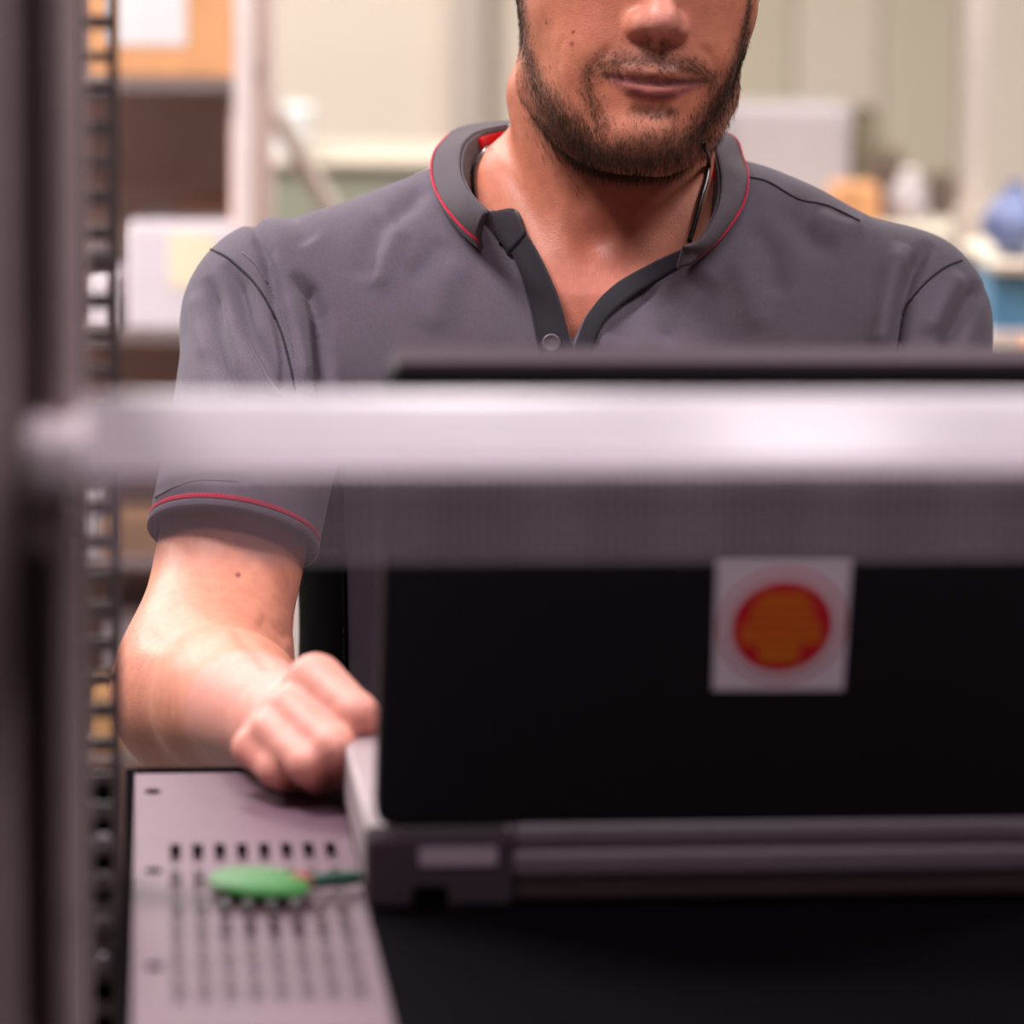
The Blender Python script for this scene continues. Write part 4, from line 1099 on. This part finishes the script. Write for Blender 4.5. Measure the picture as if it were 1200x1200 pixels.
# white cabinet with green-grey upper panel
cy = 5.6
def cx_(px): return (px-600)/FPX*5.65+.013
def cz_(py, y=5.6): 
    k = (600-py)/FPX; return 1.65+y*(k*math.cos(PITCH)-math.sin(PITCH))/(math.cos(PITCH)+k*math.sin(PITCH))
bx = ((cx_(350)), cy+.25, 0); cab = thing('cabinet', bx, 'low white cabinet with a green grey upper front, behind the diagonal brace', 'cabinet')
simple('carcass', [((cx_(268), cy, .02), (cx_(520), cy+.5, cz_(330)), .003)], M['box_white'], cab, bx)
simple('upper_panel', [((cx_(268), cy-.002, cz_(330)), (cx_(520), cy+.5, cz_(197)), .003)], M['green_grey'], cab, bx)
simple('worktop', [((cx_(262), cy-.02, cz_(197)), (cx_(524), cy+.5, cz_(189)), .002)], M['wall_board'], cab, bx)
for a, b in ((270, 390), (394, 518)):
    d_ = simple('door', [((cx_(a), cy-.014, .05), (cx_(b), cy-.001, cz_(336)), .002)], M['paper'], cab, bx)
    simple('handle', [((cx_(b-14), cy-.03, cz_(400)), (cx_(b-8), cy-.014, cz_(345)), .002)], M['screw'], d_)
    d_.children[0].location = (-bx[0], -bx[1], -bx[2]); 
tb = (cx_(305), cy+.15, cz_(189)); tr = thing('plastic_tub', tb, 'bluish white plastic tub on the green cabinet beside the brace', 'tub')
bm = bmesh.new()
for zz0, zz1, k in ((0, .062, 0), (.062, .068, .005)):
    box(bm, (-.047-k, -.10-k, zz0), (.047+k, .10+k, zz1), .004, 2)
me = bpy.data.meshes.new('tub_shell'); bm.to_mesh(me); bm.free(); link('tub_shell', me, M['bluewhite'], tr)

# right side: bench with equipment and an upright post
by = 5.2
def rx(px, y=by): return (px-600)/FPX*(y*1.012)+.012
def rz(py, y=by): return cz_(py, y)
bb = (rx(1050), by+.3, 0); bench = thing('workbench', bb, 'pale workbench behind the man on the right, holding equipment', 'workbench')
bz = rz(262)
simple('bench_top', [((rx(820), by-.02, bz-.03), (rx(1500), by+.6, bz), .003)], M['wall_board'], bench, bb)
for x in (rx(830), rx(1480)):
    for y in (by+.0, by+.55): simple('leg', [((x-.02, y, 0), (x+.02, y+.04, bz-.03), .002)], M['post_white'], bench, bb)
def rbox(name, px0, px1, py0, mt, label, cat, y0=.1, dep=.2, extra=None):
    Y = by+y0; x0, x1 = rx(px0, Y), rx(px1, Y); z1 = rz(py0, Y); b = ((x0+x1)/2, Y+dep/2, bz)
    r = thing(name, b, label, cat)
    simple('case', [((x0, Y, bz), (x1, Y+dep, z1), .006)], M[mt], r, b)
    if extra: extra(r, b, x0, x1, Y, z1)
    return r
rbox('equipment_cabinet', 838, 978, 122, 'lilac_grey', 'large lilac grey metal equipment case beside his neck on the right', 'case', y0=.30, dep=.25,
     extra=lambda r, b, x0, x1, Y, z1: simple('front_panel', [((x0+.008, Y-.003, bz+.01), (x1-.008, Y-.0002, z1-.008), .001)], M['lilac_grey'], r, b))
rbox('small_machine', 980, 1010, 132, 'dark_olive', 'dark olive upright device just right of the lilac case', 'device', y0=.38, dep=.12,
     extra=lambda r, b, x0, x1, Y, z1: simple('cap', [((x0+.006, Y+.01, z1), (x1-.006, Y+.1, z1+.012), .003)], M['dark_brown'], r, b))
rbox('cardboard_box', 958, 1012, 214, 'cardboard', 'small orange card box on the bench over his shoulder', 'box', y0=.02, dep=.12,
     extra=lambda r, b, x0, x1, Y, z1: simple('tape', [((x0+.02, Y-.001, bz), (x0+.03, Y+.0, z1))], M['ochre'], r, b))
rbox('small_machine', 1008, 1040, 178, 'dark_brown', 'dark brown device between the orange box and the pale bottle', 'device', y0=.15, dep=.12,
     extra=lambda r, b, x0, x1, Y, z1: simple('cap', [((x0+.006, Y+.01, z1), (x1-.006, Y+.1, z1+.012), .003)], M['dark_olive'], r, b))
def lathe_world(name, prof, mt, root, k=20):
    Vl = [(r*math.cos(2*math.pi*j/k), r*math.sin(2*math.pi*j/k), z) for r, z in prof for j in range(k)]
    Ql = [(i*k+j, i*k+(j+1) % k, (i+1)*k+(j+1) % k, (i+1)*k+j) for i in range(len(prof)-1) for j in range(k)]
    return link(name, quads_mesh(name, Vl, Ql), M[mt], root)
r = thing('bottle', (rx(1055), by+.12, bz), 'squat pale grey bottle on the bench left of the upright post', 'bottle')
lathe_world('body', ((.0005, 0), (.026, 0), (.028, .01), (.028, .04), (.018, .055), (.011, .060), (.0005, .061)), 'lilac_grey', r)
lathe_world('cap', ((.0005, .060), (.012, .060), (.012, .072), (.0005, .073)), 'paper', r)
rbox('small_machine', 1076, 1108, 205, 'dark_brown', 'dark boxy device against the upright post', 'device', y0=.2, dep=.12,
     extra=lambda r, b, x0, x1, Y, z1: simple('cap', [((x0+.006, Y+.01, z1), (x1-.006, Y+.1, z1+.008), .003)], M['dark_olive'], r, b))
py_ = 4.9
pb = (rx(1120, py_), py_+.02, 0); po = thing('steel_column', pb, 'pale vertical steel column right of the man', 'column')
simple('shaft', [((rx(1106, py_), py_, .012), (rx(1134, py_), py_+.04, CEIL), .003)], M['post_white'], po, pb)
simple('foot_plate', [((rx(1096, py_), py_-.02, 0), (rx(1144, py_), py_+.06, .012), .002)], M['post_white'], po, pb)
# open rack at the far right with blue goods
sy = 4.55
sb = (rx(1240, sy), sy+.2, 0); sr = thing('storage_shelf', sb, 'pale storage shelf at the right edge holding blue goods', 'shelf')
zt, zb_, zd = rz(302, sy), rz(384, sy), rz(420, sy)
for z in (zt, zb_, .1): simple('shelf_board', [((rx(1141, sy), sy, z-.012), (rx(1420, sy), sy+.38, z), .002)], M['post_pink' if z < zt else 'wall_board'], sr, sb)
for x in (1136, 1420): simple('upright', [((rx(x, sy), sy+.30, 0), (rx(x+6, sy), sy+.38, zt+.04), .001)], M['post_white'], sr, sb)
def lump(name, px, py, w, h_, dpt, z0, label, seed, y0):
    rg = random.Random(seed); b = (rx(px, sy), sy+y0, z0); r = thing(name, b, label, 'bag', None)
    bm = bmesh.new(); bmesh.ops.create_icosphere(bm, subdivisions=3, radius=1)
    for v in bm.verts:
        n_ = 1+.10*math.sin(5*v.co.x+seed)+.08*math.sin(7*v.co.z+2*seed)*math.cos(6*v.co.y)
        v.co = Vector((v.co.x*w*n_, v.co.y*dpt*n_, max(0, (v.co.z*n_*.5+.47)*h_)))
    me = bpy.data.meshes.new('sack'); bm.to_mesh(me); bm.free(); me.polygons.foreach_set('use_smooth', [True]*len(me.polygons))
    link('sack', me, M['blue_bag'], r)
    bm = bmesh.new(); box(bm, (-.008, -.006, h_*.93), (.008, .006, h_*1.12), .003); me = bpy.data.meshes.new('knot'); bm.to_mesh(me); bm.free(); link('knot', me, M['blue_bag'], r)
lump('blue_bag', 1178, 260, .036, .082, .06, zt, 'lilac blue bag on top of the storage shelf, beside the column', 1, .10)
lump('blue_bag', 1252, 260, .030, .085, .06, zt, 'blue bag at the right edge of the picture on the storage shelf', 4, .12)
z1 = rz(322, sy); b = (rx(1190, sy), sy+.12, zb_); r = thing('blue_crate', b, 'teal blue plastic crate on the shelf under the blue bags', 'crate')
simple('crate_wall', [((rx(1146, sy), sy+.03, zb_), (rx(1250, sy), sy+.035, z1), .001), ((rx(1146, sy), sy+.225, zb_), (rx(1250, sy), sy+.23, z1), .001),
                      ((rx(1146, sy), sy+.035, zb_), (rx(1148, sy), sy+.225, z1), .001), ((rx(1248, sy), sy+.035, zb_), (rx(1250, sy), sy+.225, z1), .001)], M['blue_box'], r, b)
simple('crate_floor', [((rx(1146, sy)+.004, sy+.035, zb_), (rx(1250, sy)-.004, sy+.225, zb_+.005))], M['blue_box'], r, b)
simple('rim', [((rx(1144, sy), sy+.024, z1-.010), (rx(1252, sy), sy+.0295, z1+.001), .001)], M['blue_box'], r, b)
b = (rx(1220, sy), sy+.06, zd-.15); 
r = thing('cardboard_box', (rx(1222, sy), sy-.06, .1), 'tall orange cardboard carton at the right edge below the storage shelf', 'box')
b = (rx(1222, sy), sy-.06, .1)
simple('carton', [((rx(1176, sy), sy-.20, 0), (rx(1330, sy), sy-.01, rz(392, sy)), .003)], M['cardboard'], r, b)
simple('lid_flap', [((rx(1178, sy), sy-.198, rz(392, sy)), (rx(1328, sy), sy-.106, rz(392, sy)+.002)), ((rx(1178, sy), sy-.104, rz(392, sy)), (rx(1328, sy), sy-.012, rz(392, sy)+.002))], M['cardboard'], r, b)
